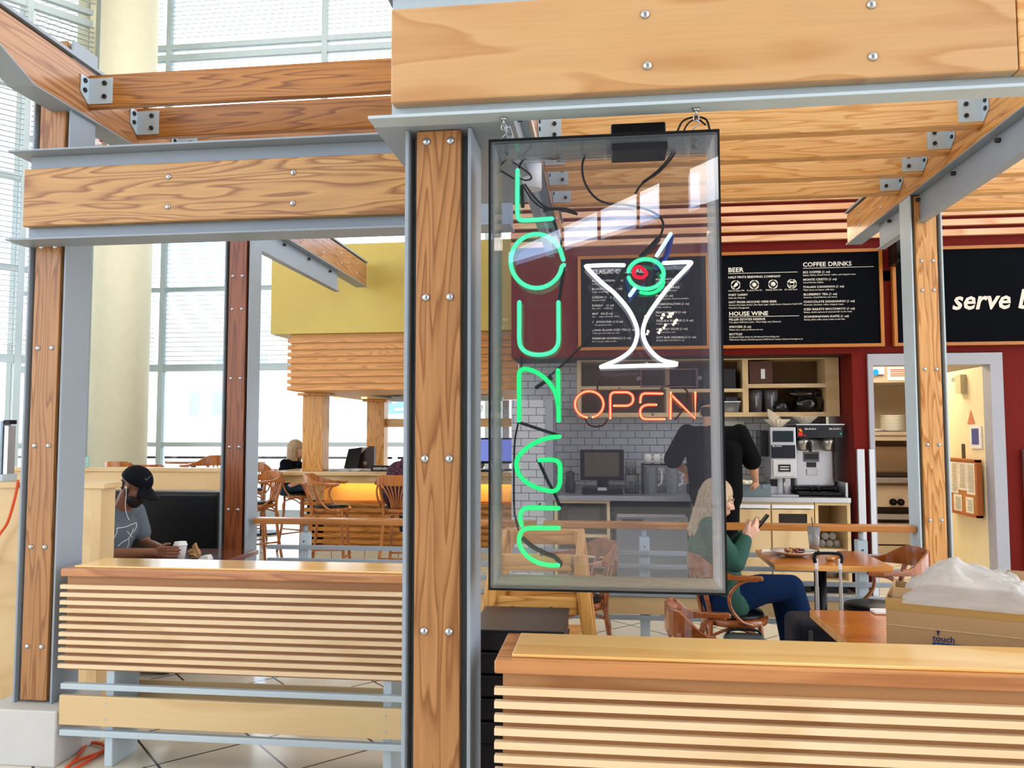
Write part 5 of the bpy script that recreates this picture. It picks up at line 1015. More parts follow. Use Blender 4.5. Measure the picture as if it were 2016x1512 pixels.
# suitcase between the tables
sx, sy = 1.06, 4.0
sc = thing('suitcase', 'dark wheeled suitcase with its silver handle pulled up', 'suitcase', (sx, sy, 0)); VB = mat('navy_suitcase', C(18, 20, 34), .6, spec=.2)
B().box(sx-.19, sx+.17, sy-.10, sy+.14, .05, .66).build('body', VB, sc, bevel=.04, seg=4); B().box(sx-.15, sx+.13, sy-.125, sy-.10, .12, .52).build('front_pocket', VB, sc, bevel=.02, seg=3)
for xx in (sx-.055, sx+.055):
    B().box(xx-.008, xx+.008, sy-.006, sy+.006, .66, .80).build('handle_tube', SSTD, sc, bevel=.002); B().box(xx-.0065, xx+.0065, sy-.005, sy+.005, .80, .915).build('handle_tube', SSTD, sc, bevel=.002); B().box(xx-.0075, xx+.0075, sy-.006, sy+.006, .885, .935).build('collar', WHITE, sc)
B().tube(smooth([(sx-.06, sy, .915), (sx-.064, sy, .945), (sx-.05, sy, .96), (sx, sy, .964), (sx+.05, sy, .96), (sx+.064, sy, .945), (sx+.06, sy, .915)], 4), .010, 10).build('grip', BLKP, sc); B().box(sx-.04, sx+.04, sy-.008, sy+.008, .968, .975).build('grip_inlay', LBL, sc, bevel=.002)
for xx in (sx-.14, sx+.12): B().cyl((xx, sy, .045), .045, -.015, .015, 14, axis='X').build('wheel', BLKP, sc)
B().box(sx-.13, sx-.11, sy-.13, sy-.123, .56, .62).build('lock', mat('lock_grey', C(60, 64, 70), .3), sc)
hb_ = thing('shoulder_bag', 'dark grey bag standing under the seated woman\'s chair', 'bag', (.76, 4.66, 0)); BG = mat('charcoal_bag', C(52, 60, 62), .55)
B().hexa([(.64, 4.60, .0), (.92, 4.60, .0), (.92, 4.76, .0), (.64, 4.76, .0), (.66, 4.63, .40), (.88, 4.63, .40), (.88, 4.73, .40), (.66, 4.73, .40)]).build('body', BG, hb_, bevel=.03, seg=4); B().box(.75, .80, 4.59, 4.61, .34, .37).build('buckle', BLKP, hb_); B().tube(smooth([(.67, 4.68, .38), (.70, 4.68, .42), (.84, 4.68, .42), (.87, 4.68, .38)], 4), .008, 8).build('strap', BLKP, hb_)

# high chair and black tubs beside the big column
hc = thing('wooden_high_chair', 'stacked-looking oak high chair standing behind the black tubs', 'high chair', (-.3, 3.4, 0))
for (a, c, w_) in (((-.115, 3.28, 1.045), (.0, 3.22, 0), .052), ((-.455, 3.28, 1.045), (-.62, 3.22, 0), .052), ((-.125, 3.56, 1.115), (.0, 3.66, 0), .048), ((-.435, 3.56, 1.115), (-.60, 3.66, 0), .048)):
    B().bar(a, c, w_, .034, up=(0, 1, 0)).build('leg', W_OAK, hc, bevel=.008)
for (x0, x1, y, z0, z1, n_) in ((-.46, -.14, 3.275, .975, 1.045, 'rail'), (-.50, -.12, 3.27, .80, .872, 'rail'), (-.45, -.10, 3.56, 1.045, 1.115, 'rail'), (-.53, -.09, 3.6, .80, .872, 'rail')):
    o = B().box(x0, x1, y, y+.022, z0, z1).build(n_, W_OAKX, hc, bevel=.008)
    if y < 3.4: 
        for xx in ((x0+.11), (x1-.11)) if z0 < .9 else (x1-.0,): B().cyl((xx, y, z0+.025), .009, 0, .004, 12, axis='Y').build('bolt', mat('dark_bolt', C(92, 58, 40), .4), o)
for sx_ in (-.46, -.115): B().bar((sx_, 3.30, 1.02), (sx_, 3.56, 1.09), .03, .05).build('armrest', W_OAK, hc, bevel=.006)
B().box(-.47, -.12, 3.30, 3.62, .66, .68).build('seat', W_OAKX, hc); B().box(-.44, -.14, 3.30, 3.55, .885, .90).build('tray', W_OAKX, hc, bevel=.003)
for k in range(5):
    z1 = .872-k*.078; nm = ['topmost black plastic tub in the stack right of the big column', 'second black plastic tub down in the stack beside the near rail', 'third black plastic tub down, mostly behind the near rail', 'fourth black plastic tub down, behind the near rail', 'fifth black plastic tub down, behind the near rail'][k]
    o = B().box(-.47+.004*k, -.15, 2.72, 3.08, z1-.072, z1-.003).box(-.475, -.145, 2.715, 3.085, z1-.010, z1).build('plastic_tub', mat('black_tub', C(14, 15, 26), .35) if k == 0 else bpy.data.materials['black_tub'], org=(-.3, 2.9, z1-.07), bevel=.012, seg=3); tag(o, nm, 'tub', 'stack of black plastic tubs')
tag(B().box(-.46, -.16, 2.74, 3.06, 0, .483).build('black_bin', bpy.data.materials['black_tub'], org=(-.3, 2.9, 0), bevel=.02), 'tall black bin under the stack of tubs', 'bin')

# ================================================================ BOOTH ON THE LEFT
def low_wall(label, x0, x1, y, z, capo=.03, dp=.13):
    t = thing('booth_partition', label, 'partition', ((x0+x1)/2, y, 0), 'maple booth partitions'); B().box(x0, x1-.06, y, y+dp, 0, z-.035).build('panel', W_MAP, t); B().box(x1-.06, x1, y-.003, y+dp, 0, z-.035).build('end_post', W_MAPZ, t); B().box(x0, x1+capo, y-.02, y+dp+.02, z-.035, z).build('cap', W_MAP, t, bevel=.004); return t
low_wall('nearer maple booth partition beside the far left column, in front of the man', -6.0, -2.925, 4.30, 1.257)
low_wall('farther maple booth partition behind the black seat back and the man\'s cap', -6.4, -3.57, 6.85, 1.222)
bb = thing('booth_bench', 'long black vinyl booth bench behind the man', 'booth seat', (-4, 6.3, 0)); B().box(-5.6, -3.185, 6.22, 6.42, .45, 1.055).build('backrest', DARKVIN, bb, bevel=.035, seg=4); B().box(-5.6, -3.2, 5.75, 6.22, .30, .46).build('seat', DARKVIN, bb, bevel=.03, seg=3); B().box(-5.6, -3.22, 5.8, 6.84, 0, .30).box(-5.6, -3.22, 6.42, 6.84, .3, 1.02).build('plinth', W_MAP, bb)
bb2 = thing('booth_bench', 'black vinyl seat the man in the cap sits on', 'booth seat', (-3.6, 5.0, 0)); B().box(-3.95, -3.12, 4.6, 5.45, .30, .46).build('seat', DARKVIN, bb2, bevel=.03, seg=3); B().box(-3.9, -3.2, 4.65, 5.40, 0, .30).build('plinth', W_MAP, bb2); B().box(-4.12, -3.93, 4.6, 5.45, .30, 1.10).build('backrest', DARKVIN, bb2, bevel=.03, seg=3)
mt = thing('dining_table', 'glossy dark wood table the man leans on, behind the left railing', 'table', (-2.75, 5.1, 0)); GT = wood('dark_gloss_table', C(118, 62, 40), C(86, 40, 26), 'X', 4, .6, 4, rough=.08, coat=1.0); B().box(-3.05, -2.47, 4.62, 5.42, .68, .715).build('table_top', GT, mt, bevel=.004); B().cyl((-2.76, 5.05, 0), .04, .02, .68, 16).build('pedestal', BLKP, mt); B().bar((-3.0, 5.05, .02), (-2.52, 5.05, .02), .06, .04).build('base', BLKP, mt)
cx, cy = at(355, 1075, 4.88).x, 4.88
cp = thing('paper_cup', 'white paper coffee cup with lid held by the man', 'cup', (cx, cy, .716)); B().lathe([(.029, .717), (.041, .812), (.041, .815)], (cx, cy, 0), 28).build('cup_body', WHITE, cp); B().lathe([(.043, .812), (.044, .822), (.039, .826), (.037, .838), (.0001, .838)], (cx, cy, 0), 28).build('lid', WHITE, cp)
pq = at(383, 1083, 4.98); b = B().ell((pq.x, pq.y, .745), .042, .035, .035, 14, 10); random.seed(11)
for v in b.v: d = v-V((pq.x, pq.y, .745)); k = 1+random.uniform(-.25, .28); v.x = pq.x+d.x*k; v.y = pq.y+d.y*k; v.z = max(.717, .745+d.z*k)
b.hexa([(pq.x-.0, pq.y-.02, .75), (pq.x+.04, pq.y-.02, .75), (pq.x+.04, pq.y, .75), (pq.x, pq.y, .75), (pq.x-.01, pq.y-.015, .80), (pq.x+.012, pq.y-.02, .82), (pq.x+.012, pq.y, .82), (pq.x-.01, pq.y, .80)])
for i in range(len(b.sm)): b.sm[i] = False
tag(b.build('paper_bag', mat('kraft_paper', C(176, 138, 92), .85), org=(pq.x, pq.y, .717)), 'crumpled brown paper bag beside the man\'s cup', 'paper bag')
pq = at(400, 1090, 4.93); tag(B().prism([(pq.x-.035, .717), (pq.x+.045, .717), (pq.x+.03, .745), (pq.x-.01, .74)], 4.92, 4.98).build('napkin', WHITE, org=(pq.x, 4.95, .717)), 'small folded white napkin right of the brown paper bag', 'napkin')
q = at(16, 880, 4.42); mc = thing('metal_machine', 'grey metal box machine on the counter at the far left edge', 'machine', (q.x, 4.4, 1.258)); B().box(q.x-.8, q.x+.02, 4.34, 4.42, 1.30, 1.62).build('housing', mat('pale_blue_metal', C(168, 190, 208), .4, .3), mc, bevel=.006); B().box(q.x+.03, q.x+.055, 4.35, 4.41, 1.30, 1.59).build('side_panel', SSTD, mc); B().box(q.x+.02, q.x+.06, 4.35, 4.41, 1.60, 1.625).build('hinge', BLKP, mc); B().box(q.x-.8, q.x+.06, 4.31, 4.43, 1.258, 1.30).build('base', STEEL_L, mc)
tag(B().tube(smooth([at(36, 945, 4.28), at(28, 985, 4.25), at(14, 1030, 4.24), at(-5, 1060, 4.25), at(-30, 1130, 4.26)], 6), .008, 8).build('power_cord', ORNG, org=(-3.6, 4.25, 1.1)), 'orange cord hanging over the maple partition at far left', 'cord')
pts = [lay(x, y, .012) for x, y in ((130, 1512), (150, 1498), (200, 1480), (206, 1468), (180, 1462), (166, 1470), (152, 1490), (128, 1520), (150, 1512), (210, 1476), (260, 1460))]
tag(B().tube(smooth(pts, 6), .008, 8).build('power_cord', ORNG, org=(-2.4, 3.6, 0)), 'orange cord looped on the floor behind the plinth', 'cord')
q = at(190, 275, 4.2); al = thing('alarm_fixture', 'small white fixture with a red lever on the far left column, above the lintel', 'fixture', tuple(q)); B().box(q.x-.03, q.x+.07, 4.15, 4.2, q.z-.05, q.z+.04).build('case', WHITE, al, bevel=.004); B().tube(smooth([(q.x+.0, 4.14, q.z), (q.x+.04, 4.13, q.z+.0), (q.x+.075, 4.13, q.z-.01), (q.x+.08, 4.13, q.z-.04)], 4), .012, 8).build('lever', mat('signal_red', C(214, 40, 30), .4), al); B().bar((q.x+.02, 4.175, q.z), (-2.64, 4.175, q.z), .02, .02).build('bracket', STEEL, al)
q = at(226, 474, 6.0); hl = thing('ceiling_sprinkler', 'small clear light fitting hanging just under the left lintel', 'light fitting', tuple(q)); B().box(q.x-.09, q.x+.08, 5.97, 6.03, q.z, q.z+.02).build('bar', BOLT, hl); B().ell((q.x-.05, 6.0, q.z-.012), .03, .03, .02).build('lens', CHINA, hl); B().ell((q.x+.045, 6.0, q.z-.012), .03, .03, .02).build('lens', CHINA, hl); B().tube([(q.x, 6.0, q.z+.02), (q.x, 6.0, q.z+.8)], .008, 6).build('rod', BOLT, hl)
q = at(200, 910, 7.1); tag(B().box(q.x-.35, q.x, 6.9, 6.92, 1.225, 1.32).build('glass_screen', clear('green_glass', (.6, .9, .85, 1), haze=.15), org=(q.x, 6.9, 1.22)), 'small green-edged glass screen on the farther booth partition', 'glass screen')
# lamp tracks and pipe on the middle beam
q0_, q1_ = at(1045, 262, 3.6), at(1050, 340, 4.4)
sp_ = thing('spot_lamp', 'white spotlight on the steel beam behind the top left of the sign', 'lamp', (-.46, 4.3, 3.0)); B().cyl((-.40, 4.3, 3.0), .055, -.10, .05, 20).build('lamp_head', WHITE, sp_); B().tube([(-.40, 4.3, 3.05), (-.44, 4.3, 3.15)], .012, 8).build('arm', STEEL_L, sp_)
tag(B().tube([(-.36, 3.4, 3.08), (-.36, 6.2, 3.08)], .014, 10).box(-.40, -.33, 3.5, 3.58, 3.04, 3.13).build('conduit', SST, org=(-.36, 4, 3.1)), 'steel conduit running along the beam behind the sign', 'pipe')
# bulb cluster hanging behind the viewer, reflected in the sign
cl_ = thing('chandelier', 'cluster of warm bulbs hanging in the atrium behind the viewer', 'lamp', (mir(1302, 632, -8.5)[0], -8.5, mir(1302, 632, -8.5)[1])); WB = glow('warm_bulb', (1, .72, .4, 1), 40); MX, MZ = mir(1302, 632, -8.5); _WB = glow('warm_bulb', (1, .72, .4, 1), 40); random.seed(9)
for k in range(9):
    x, y, z = MX+random.uniform(-.32, .32), -8.5+random.uniform(-.3, .3), MZ+random.uniform(-.22, .22); bb_ = B().ell((x, y, z), .022, .022, .022, 10, 8).build('bulb', WB, cl_); B().tube([(x, y, z+.05), (MX, -8.5, MZ+1.2)], .008, 6).build('wire', BLK, bb_)
B().tube([(MX, -8.5, MZ+1.2), (MX, -8.5, 12.1)], .01, 6).cyl((MX, -8.5, MZ+1.2), .12, 0, .04, 16).build('rose', BLK, cl_)

# ================================================================ PEOPLE
def remesh(b, name, m, parent, vox=.006, sm=6, cut=None):
    me = b.mesh('tmp_'+name, (0, 0, 0)); o = bpy.data.objects.new('tmp_'+name, me); COL.objects.link(o)
    r = o.modifiers.new('r', 'REMESH'); r.mode = 'VOXEL'; r.voxel_size = vox; r.use_smooth_shade = True
    s_ = o.modifiers.new('s', 'SMOOTH'); s_.factor = .5; s_.iterations = sm
    dg = bpy.context.evaluated_depsgraph_get(); me2 = bpy.data.meshes.new_from_object(o.evaluated_get(dg)); bpy.data.objects.remove(o)
    bb = B(); bb.v = [v.co.copy() for v in me2.vertices]; bb.f = [list(p_.vertices) for p_ in me2.polygons]; bb.sm = [True]*len(bb.f); bpy.data.meshes.remove(me2)
    if cut: bb = cut(bb)
    return bb.build(name, m, parent)
def frame(f, u=(0, 0, 1)):
    f = V(f).normalized(); s = V(u).cross(f)
    s.normalize(); u2 = f.cross(s); return f, s, u2            # forward, left, up
def hand(b, wrist, f, up, side, curl=.5, s=1.0, spread=.0, thumb=.6):
    """palm from the wrist along f; up = back of the hand; side = +1 thumb on the left of f"""
    f = V(f).normalized(); up = V(up); up = (up-f*up.dot(f)).normalized(); lf = up.cross(f)
    w = V(wrist); k = w+f*.085*s
    for t in (-.028, -.010, .010, .028): b.cap(w+f*.012*s+lf*t*.7*s, .015*s, k+lf*t*s, .0125*s, 8)
    ln = (.072, .082, .076, .060)
    for i, t in enumerate((.030, .010, -.010, -.030)):
        t *= side; p0 = k+lf*t*s; d = (f+lf*t*spread*12).normalized(); a = curl*(1+.08*i)
        for j, (fr_, r0, r1) in enumerate(((.45, .0095, .0088), (.30, .0088, .0080), (.25, .0080, .0070))):
            an = a*(.5+.5*j+.25); dd = (d*math.cos(an)-up*math.sin(an)); p1 = p0+dd*ln[i]*fr_*s; b.cap(p0, r0*s, p1, r1*s, 8); p0 = p1
    tb0 = w+f*.025*s+lf*side*.025*s; d1 = (f*.75+lf*side*.65-up*thumb*.5).normalized(); tb1 = tb0+d1*.042*s; d2 = (f*.9+lf*side*.1-up*thumb*.6).normalized(); tb2 = tb1+d2*.032*s
    b.cap(tb0, .015*s, tb1, .0105*s, 8).cap(tb1, .0105*s, tb2, .0085*s, 8)
    return b
def head(b, c, f, u, s=1.0):
    f, l, u = frame(f, u); c = V(c); Rm = Matrix((f, l, u)).transposed()
    def e(o, r): b.ell(c+(f*o[0]+l*o[1]+u*o[2])*s, r[0]*s, r[1]*s, r[2]*s, 20, 14, mat=Rm)
    e((-.012, 0, .035), (.098, .076, .088)); e((.028, 0, -.03), (.066, .060, .080)); e((.040, 0, -.083), (.042, .040, .030)); e((.012, 0, -.062), (.062, .056, .040))
    e((.088, 0, .012), (.012, .028, .012)); e((.072, .03, .030), (.022, .024, .010)); e((.072, -.03, .030), (.022, .024, .010))
    b.cap(c+(f*.088+u*.012)*s, .008*s, c+(f*.108-u*.026)*s, .013*s, 8); e((.094, .012, -.032), (.010, .008, .007)); e((.094, -.012, -.032), (.010, .008, .007))
    e((.086, 0, -.058), (.012, .024, .007)); e((.084, 0, -.070), (.012, .022, .008)); e((.062, .038, -.020), (.028, .022, .024)); e((.062, -.038, -.020), (.028, .022, .024))
    for sd in (-1, 1): e((-.004, sd*.078, -.002), (.020, .008, .032)); e((.004, sd*.083, -.004), (.010, .007, .022))
    return f, l, u
def eyes(t, c, f, l, u, s=1.0, lid=None):
    c = V(c)
    for sd in (-1, 1):
        p_ = c+(f*.072+l*sd*.031+u*.012)*s; o = B().ell(p_, .0115*s, .0115*s, .0105*s, 12, 8).build('eye', mat('eye_white', C(225, 220, 214), .2), t); B().ell(p_+f*.0085*s, .005*s, .005*s, .006*s, 10, 6).build('iris', mat('iris_dark', C(40, 26, 18), .2), o)
        B().tube(smooth([c+(f*.088+l*sd*.014+u*.032)*s, c+(f*.090+l*sd*.032+u*.039)*s, c+(f*.076+l*sd*.052+u*.032)*s], 3), .0038*s, 6).build('eyebrow', bpy.data.materials['hair_dark'], t)
HD = mat('hair_dark', C(26, 20, 18), .7)
SK1 = mat('skin_brown', C(134, 88, 66), .5); SK2 = mat('skin_light', C(226, 176, 150), .5); SK3 = mat('skin_tan', C(206, 152, 122), .5)

# --- man in the cap ------------------------------------------------
mn = thing('person', 'bearded man in a black cap and grey printed t-shirt holding a white cup', 'person', (-3.4, 5.0, 0))
NK = V((-3.235, 5.0, 1.065)); HC = V((-3.155, 4.99, 1.185)); HF = V((.86, -.10, -.50)); HU = V((.48, 0, .88))
ch = V((-3.31, 5.0, .90)); pv = V((-3.42, 5.0, .52))
shR, shL = V((-3.30, 4.80, 1.0)), V((-3.27, 5.18, 1.0)); elR, elL = V((-3.24, 4.72, .765)), V((-3.20, 5.20, .765)); wrR, wrL = V((-2.897, 4.822, .775)), V((-2.985, 5.06, .760))
def torso(b, pv, ch, nk, shR, shL, k=1.0):
    b.cap(pv+V((0, .08, 0)), .115*k, pv-V((0, .08, 0)), .115*k).cap(pv, .13*k, ch, .135*k)
    for o in (-.075, .075): b.cap(pv+V((0, o, .05)), .095*k, ch+V((0, o*1.1, .0)), .108*k)
    b.cap(ch+V((0, .06, .06)), .10*k, ch-V((0, .06, -.06)), .10*k).cap(shR+(shL-shR)*.1, .062*k, shL-(shL-shR)*.1, .062*k).cap((shR+shL)/2-V((0, 0, .02)), .078*k, nk-V((0, 0, .03)), .062*k)
    return b
def limb(b, pts, rr, k=1.0):
    for i in range(len(pts)-1): b.cap(pts[i], rr[i]*k, pts[i+1], rr[i+1]*k)
    return b
b = torso(B(), pv, ch, NK, shR, shL, .9); b.cap(NK-V((.02, 0, .05)), .062, HC-V((.03, 0, .02)), .058)
f_, l_v, u_v = head(b, HC, HF, HU)
limb(b, [shR, elR], (.050, .044)); limb(b, [elR, elR+(wrR-elR)*.4, wrR], (.043, .042, .027)); limb(b, [shL, elL], (.050, .044)); limb(b, [elL, elL+(wrL-elL)*.4, wrL], (.043, .042, .027))
kR, kL = V((-2.98, 4.85, .52)), V((-2.98, 5.15, .52)); aR, aL = V((-2.95, 4.85, .09)), V((-2.95, 5.15, .09))
limb(b, [pv+V((0, -.09, 0)), kR, aR], (.085, .058, .04)); limb(b, [pv+V((0, .09, 0)), kL, aL], (.085, .058, .04))
hand(b, wrR, (1, .02, .04), (.05, -1, .10), 1, .22, .98, thumb=.9); hand(b, wrL, (.8, -.35, .12), (.1, .3, 1), -1, .5, .98)
remesh(b, 'body', SK1, mn, .0045, 4)
def cutz(z): 
    def g(bb):
        return bb
    return g
TS = mat('grey_tshirt', C(96, 106, 116), .85, bump=.2, bscale=30)
b = torso(B(), pv, ch, NK-V((.01, 0, .025)), shR, shL, 1.04); limb(b, [shR, shR+(elR-shR)*.62], (.068, .066)); limb(b, [shL, shL+(elL-shL)*.62], (.068, .066))
ts = remesh(b, 't_shirt', TS, mn, .006, 8)
PR = mat('white_print', C(226, 228, 230), .8)
def on_shirt(pts, r=.0035):          # lines printed on the side of the shirt facing the aisle
    return [at(x, y, yy) for x, y, yy in pts]
dgp = bpy.context.evaluated_depsgraph_get()
def hit(px, py, o, off=.003):
    d = ray(px, py).normalized(); ok, lo, no, _ = o.ray_cast(CAM-o.parent.location, d); return (lo+o.parent.location-d*off) if ok else None
def decal(o, lines, r, name, m, par):
    b = B()
    for ln in lines:
        P_ = []
        for i in range(len(ln)-1):
            for k in range(6): t_ = k/6; h_ = hit(ln[i][0]*(1-t_)+ln[i+1][0]*t_, ln[i][1]*(1-t_)+ln[i+1][1]*t_, o); P_ += [h_] if h_ else []
        h_ = hit(ln[-1][0], ln[-1][1], o); P_ += [h_] if h_ else []
        if len(P_) > 1: b.tube(P_, r, 6)
    if b.v: b.build(name, m, par)
decal(ts, [((230, 1040), (246, 1038), (268, 1029)), ((268, 1029), (269, 1036), (263, 1048)), ((230, 1040), (230, 1048), (224, 1060)), ((262, 1040), (260, 1050), (254, 1058), (253, 1070), (250, 1080)), ((254, 1060), (240, 1068), (231, 1076)), ((250, 1046), (262, 1060))], .0032, 'shirt_print', PR, ts)
PT = mat('dark_trousers', C(30, 32, 40), .8); b = B().cap(pv+V((0, .08, 0)), .125, pv-V((0, .08, 0)), .125); limb(b, [pv+V((0, -.09, 0)), kR, aR+V((0, 0, .03))], (.10, .072, .055)); limb(b, [pv+V((0, .09, 0)), kL, aL+V((0, 0, .03))], (.10, .072, .055)); remesh(b, 'trousers', PT, mn, .009, 6)
for a_ in (aR, aL): B().cap(a_+V((-.03, 0, -.04)), .045, a_+V((.14, 0, -.052)), .036).build('shoe', BLKP, mn)
Rm = Matrix((f_, l_v, u_v)).transposed()
b = B().ell(HC+f_*.045-u_v*.065, .058, .062, .058, 16, 12, mat=Rm).ell(HC+f_*.055-u_v*.098, .040, .040, .030, 14, 10, mat=Rm).ell(HC+f_*.005-u_v*.04, .030, .0705, .045, 14, 10, mat=Rm).cap(HC+f_*.092-u_v*.047+l_v*.022, .007, HC+f_*.092-u_v*.047-l_v*.022, .007)
remesh(b, 'beard', HD, mn, .005, 3)
b = B().ell(HC-f_*.035+u_v*.0, .066, .074, .065, 16, 12, mat=Rm); remesh(b, 'hair', HD, mn, .006, 2)
CAPM = mat('black_cap_cloth', C(12, 14, 22), .85, spec=.15)
cpb = B().ell(HC-f_*.010+u_v*.045, .110, .091, .098, 24, 16, mat=Rm)
for i, v in enumerate(cpb.v):
    d = v-HC; h_ = d.dot(u_v)
    if h_ < .032: v += u_v*(.032-h_)
cpo = cpb.build('cap', CAPM, mn)
bm_ = B(); vs = []
for j in range(9):
    for i in range(13): a = math.radians(-58+116*i/12); a *= .84; r_ = .094+.095*j/8*math.cos(a*.6); dz = .040-.034*(j/8)-.016*(math.sin(a)**2)*(j/8); vs.append(HC+f_*(r_*math.cos(a)+.0)+l_v*(r_*math.sin(a)*.82)+u_v*dz)
bm_.add(vs, [(j*13+i, (j+1)*13+i, (j+1)*13+i+1, j*13+i+1) for j in range(8) for i in range(12)], True); br_ = bm_.build('brim', CAPM, cpo); so = br_.modifiers.new('s', 'SOLIDIFY'); so.thickness = .004
decal(cpo, [((285, 941), (288, 946), (298, 936), (288, 944), (285, 941))], .0012, 'cap_logo', mat('cap_logo_grey', C(96, 110, 118), .7), cpo)
eyes(mn, HC, f_, l_v, u_v)
eb = HC-l_v*.086-u_v*.004+f_*.002
EP = B().ell(eb, .008, .007, .010, 10, 8).tube(smooth([eb, eb+V((.004, -.004, -.05)), eb+V((.010, -.02, -.12)), eb+V((.016, -.01, -.18)), eb+V((.03, .0, -.215))], 5), .0022, 6).build('earphone', WHITE, mn)

# --- seated woman with the phone -----------------------------------
wm_ = thing('person', 'blonde woman in a dark green top and jeans sitting sideways looking at a phone', 'person', (.7, 4.93, 0))
pv = V((.70, 4.93, .57)); ch = V((.615, 4.93, .85)); NK = V((.62, 4.93, 1.04)); HC = V((.672, 4.93, 1.135)); HF = V((.93, .08, -.28)); HU = V((.26, 0, .96))
shR, shL = V((.60, 4.77, .985)), V((.62, 5.09, .985)); elR, elL = V((.735, 4.72, .79)), V((.76, 5.10, .79)); wrR, wrL = V((.815, 4.80, .93)), V((.83, 4.93, .935))
b = torso(B(), pv, ch, NK, shR, shL, .80); b.cap(NK-V((.0, 0, .04)), .048, HC-V((.02, 0, .03)), .047)
f_, l_v, u_v = head(b, HC, HF, HU, .93)
for sh, el, wr in ((shR, elR, wrR), (shL, elL, wrL)): limb(b, [sh, el, el+(wr-el)*.4, wr], (.040, .034, .032, .022))
k1, k2 = V((1.075, 4.86, .635)), V((1.05, 5.02, .585)); a1, a2 = V((1.23, 4.90, .22)), V((1.12, 5.05, .085))
limb(b, [pv+V((0, -.08, .0)), k1, a1], (.08, .055, .034)); limb(b, [pv+V((0, .08, -.0)), k2, a2], (.08, .055, .034))
hand(b, wrR, (.70, .10, .62), (.45, -.75, -.3), 1, .55, .86, thumb=.5); hand(b, wrL, (.72, -.12, .62), (.45, .75, -.3), -1, .6, .86, thumb=.5)
remesh(b, 'body', SK2, wm_, .0042, 4)
GT_ = mat('green_top', C(28, 74, 62), .85, bump=.25, bscale=18)
b = torso(B(), pv+V((0, 0, .03)), ch, NK-V((.0, 0, .03)), shR, shL, .99); b.cap(pv+V((.03, .09, -.02)), .115, pv+V((.03, -.09, -.02)), .115)
for sh, el, wr in ((shR, elR, wrR), (shL, elL, wrL)): limb(b, [sh, el, el+(wr-el)*.45, el+(wr-el)*.86], (.062, .055, .052, .040))
remesh(b, 'sweatshirt', GT_, wm_, .006, 7)
JN = mat('blue_jeans', C(12, 34, 68), .9, spec=.1, bump=.15, bscale=40); b = B().cap(pv+V((-.02, .085, -.03)), .118, pv-V((.02, .085, .03)), .118)
limb(b, [pv+V((.04, -.08, -.0)), pv+(k1-pv)*.55+V((0, -.04, .015)), k1, k1+(a1-k1)*.35, a1], (.108, .088, .072, .060, .043)); limb(b, [pv+V((0, .08, -.01)), k2, k2+(a2-k2)*.35, a2], (.10, .070, .058, .044)); remesh(b, 'jeans', JN, wm_, .007, 6)
B().cap(a1+V((.0, 0, -.05)), .036, a1+V((.13, -.02, -.10)), .030).build('shoe', BLKP, wm_); B().cap(a2+V((-.02, 0, -.045)), .038, a2+V((.13, 0, -.052)), .030).build('shoe', BLKP, wm_)
HB = wood('blonde_hair', C(196, 172, 138), C(134, 108, 80), 'Z', 14, 1.5, 40, rough=.5, coat=0, fine=.4)
Rm = Matrix((f_, l_v, u_v)).transposed()
b = B().ell(HC-f_*.022+u_v*.040, .100, .088, .092, 20, 14, mat=Rm)
for k in range(15):
    a = math.radians(70+220*k/14); rx = .080*math.cos(a)-.018; ry = .084*math.sin(a); base = HC+f_*rx+l_v*ry+u_v*.02; jit = .02*math.sin(k*2.3)
    b.cap(base, .030, base+V((-.035+jit*.3, ry*.12, -.12)), .029).cap(base+V((-.035+jit*.3, ry*.12, -.12)), .029, base+V((-.075+jit, ry*.10, -.245-.02*math.cos(k*1.7))), .013)
remesh(b, 'hair', HB, wm_, .006, 3); eyes(wm_, HC, f_, l_v, u_v, .93)
pc = V((.905, 4.855, 1.0)); ph = B(); ax = V((.62, 0, .78)).normalized(); nx_ = V((-.78, 0, .62)); sd = V((0, 1, 0)); c0 = pc
ph.hexa([c0+ax*a+sd*b_+nx_*n for n in (-.005, .005) for a, b_ in ((-.072, -.036), (.072, -.036), (.072, .036), (-.072, .036))])
tp = thing('mobile_phone', 'black phone held up in the seated woman\'s hands', 'phone', tuple(pc)); ph.build('case', BLKP, tp, bevel=.004); sc2 = B().hexa([c0+ax*a+sd*b_+nx_*n for n in (.0051, .006) for a, b_ in ((-.064, -.032), (.064, -.032), (.064, .032), (-.064, .032))]).build('screen', mat('phone_screen', C(60, 66, 70), .1), tp)

# --- barista, back turned ------------------------------------------
ba = thing('person', 'barista in a black shirt and cap working at the coffee counter, back turned', 'person', (1.0, 7.35, 0))
hx = at(1405, 860, 7.35).x
pv = V((hx+.02, 7.40, .98)); ch = V((hx, 7.38, 1.36)); NK = V((hx-.02, 7.36, 1.60)); HC = V((hx-.03, 7.40, 1.72)); HF = V((0.05, .95, -.3))
sL, sR = V((hx-.235, 7.38, 1.535)), V((hx+.235, 7.38, 1.535)); eL, eR = V((hx-.36, 7.50, 1.28)), V((hx+.36, 7.48, 1.27)); wL, wR = V((hx-.20, 7.72, 1.16)), V((hx+.44, 7.78, 1.09))
def torsoY(b, k=1.0):
    b.cap(pv+V((.10, 0, 0)), .135*k, pv-V((.10, 0, 0)), .135*k)
    for o in (-.11, 0, .11): b.cap(pv+V((o, 0, .02)), .125*k, ch+V((o*1.15, 0, .02)), .125*k)
    b.cap(sL*.9+sR*.1-V((0, 0, .02)), .085*k, sL*.1+sR*.9-V((0, 0, .02)), .085*k).cap(ch+V((0, 0, .12)), .11*k, NK-V((0, 0, .03)), .062*k); return b
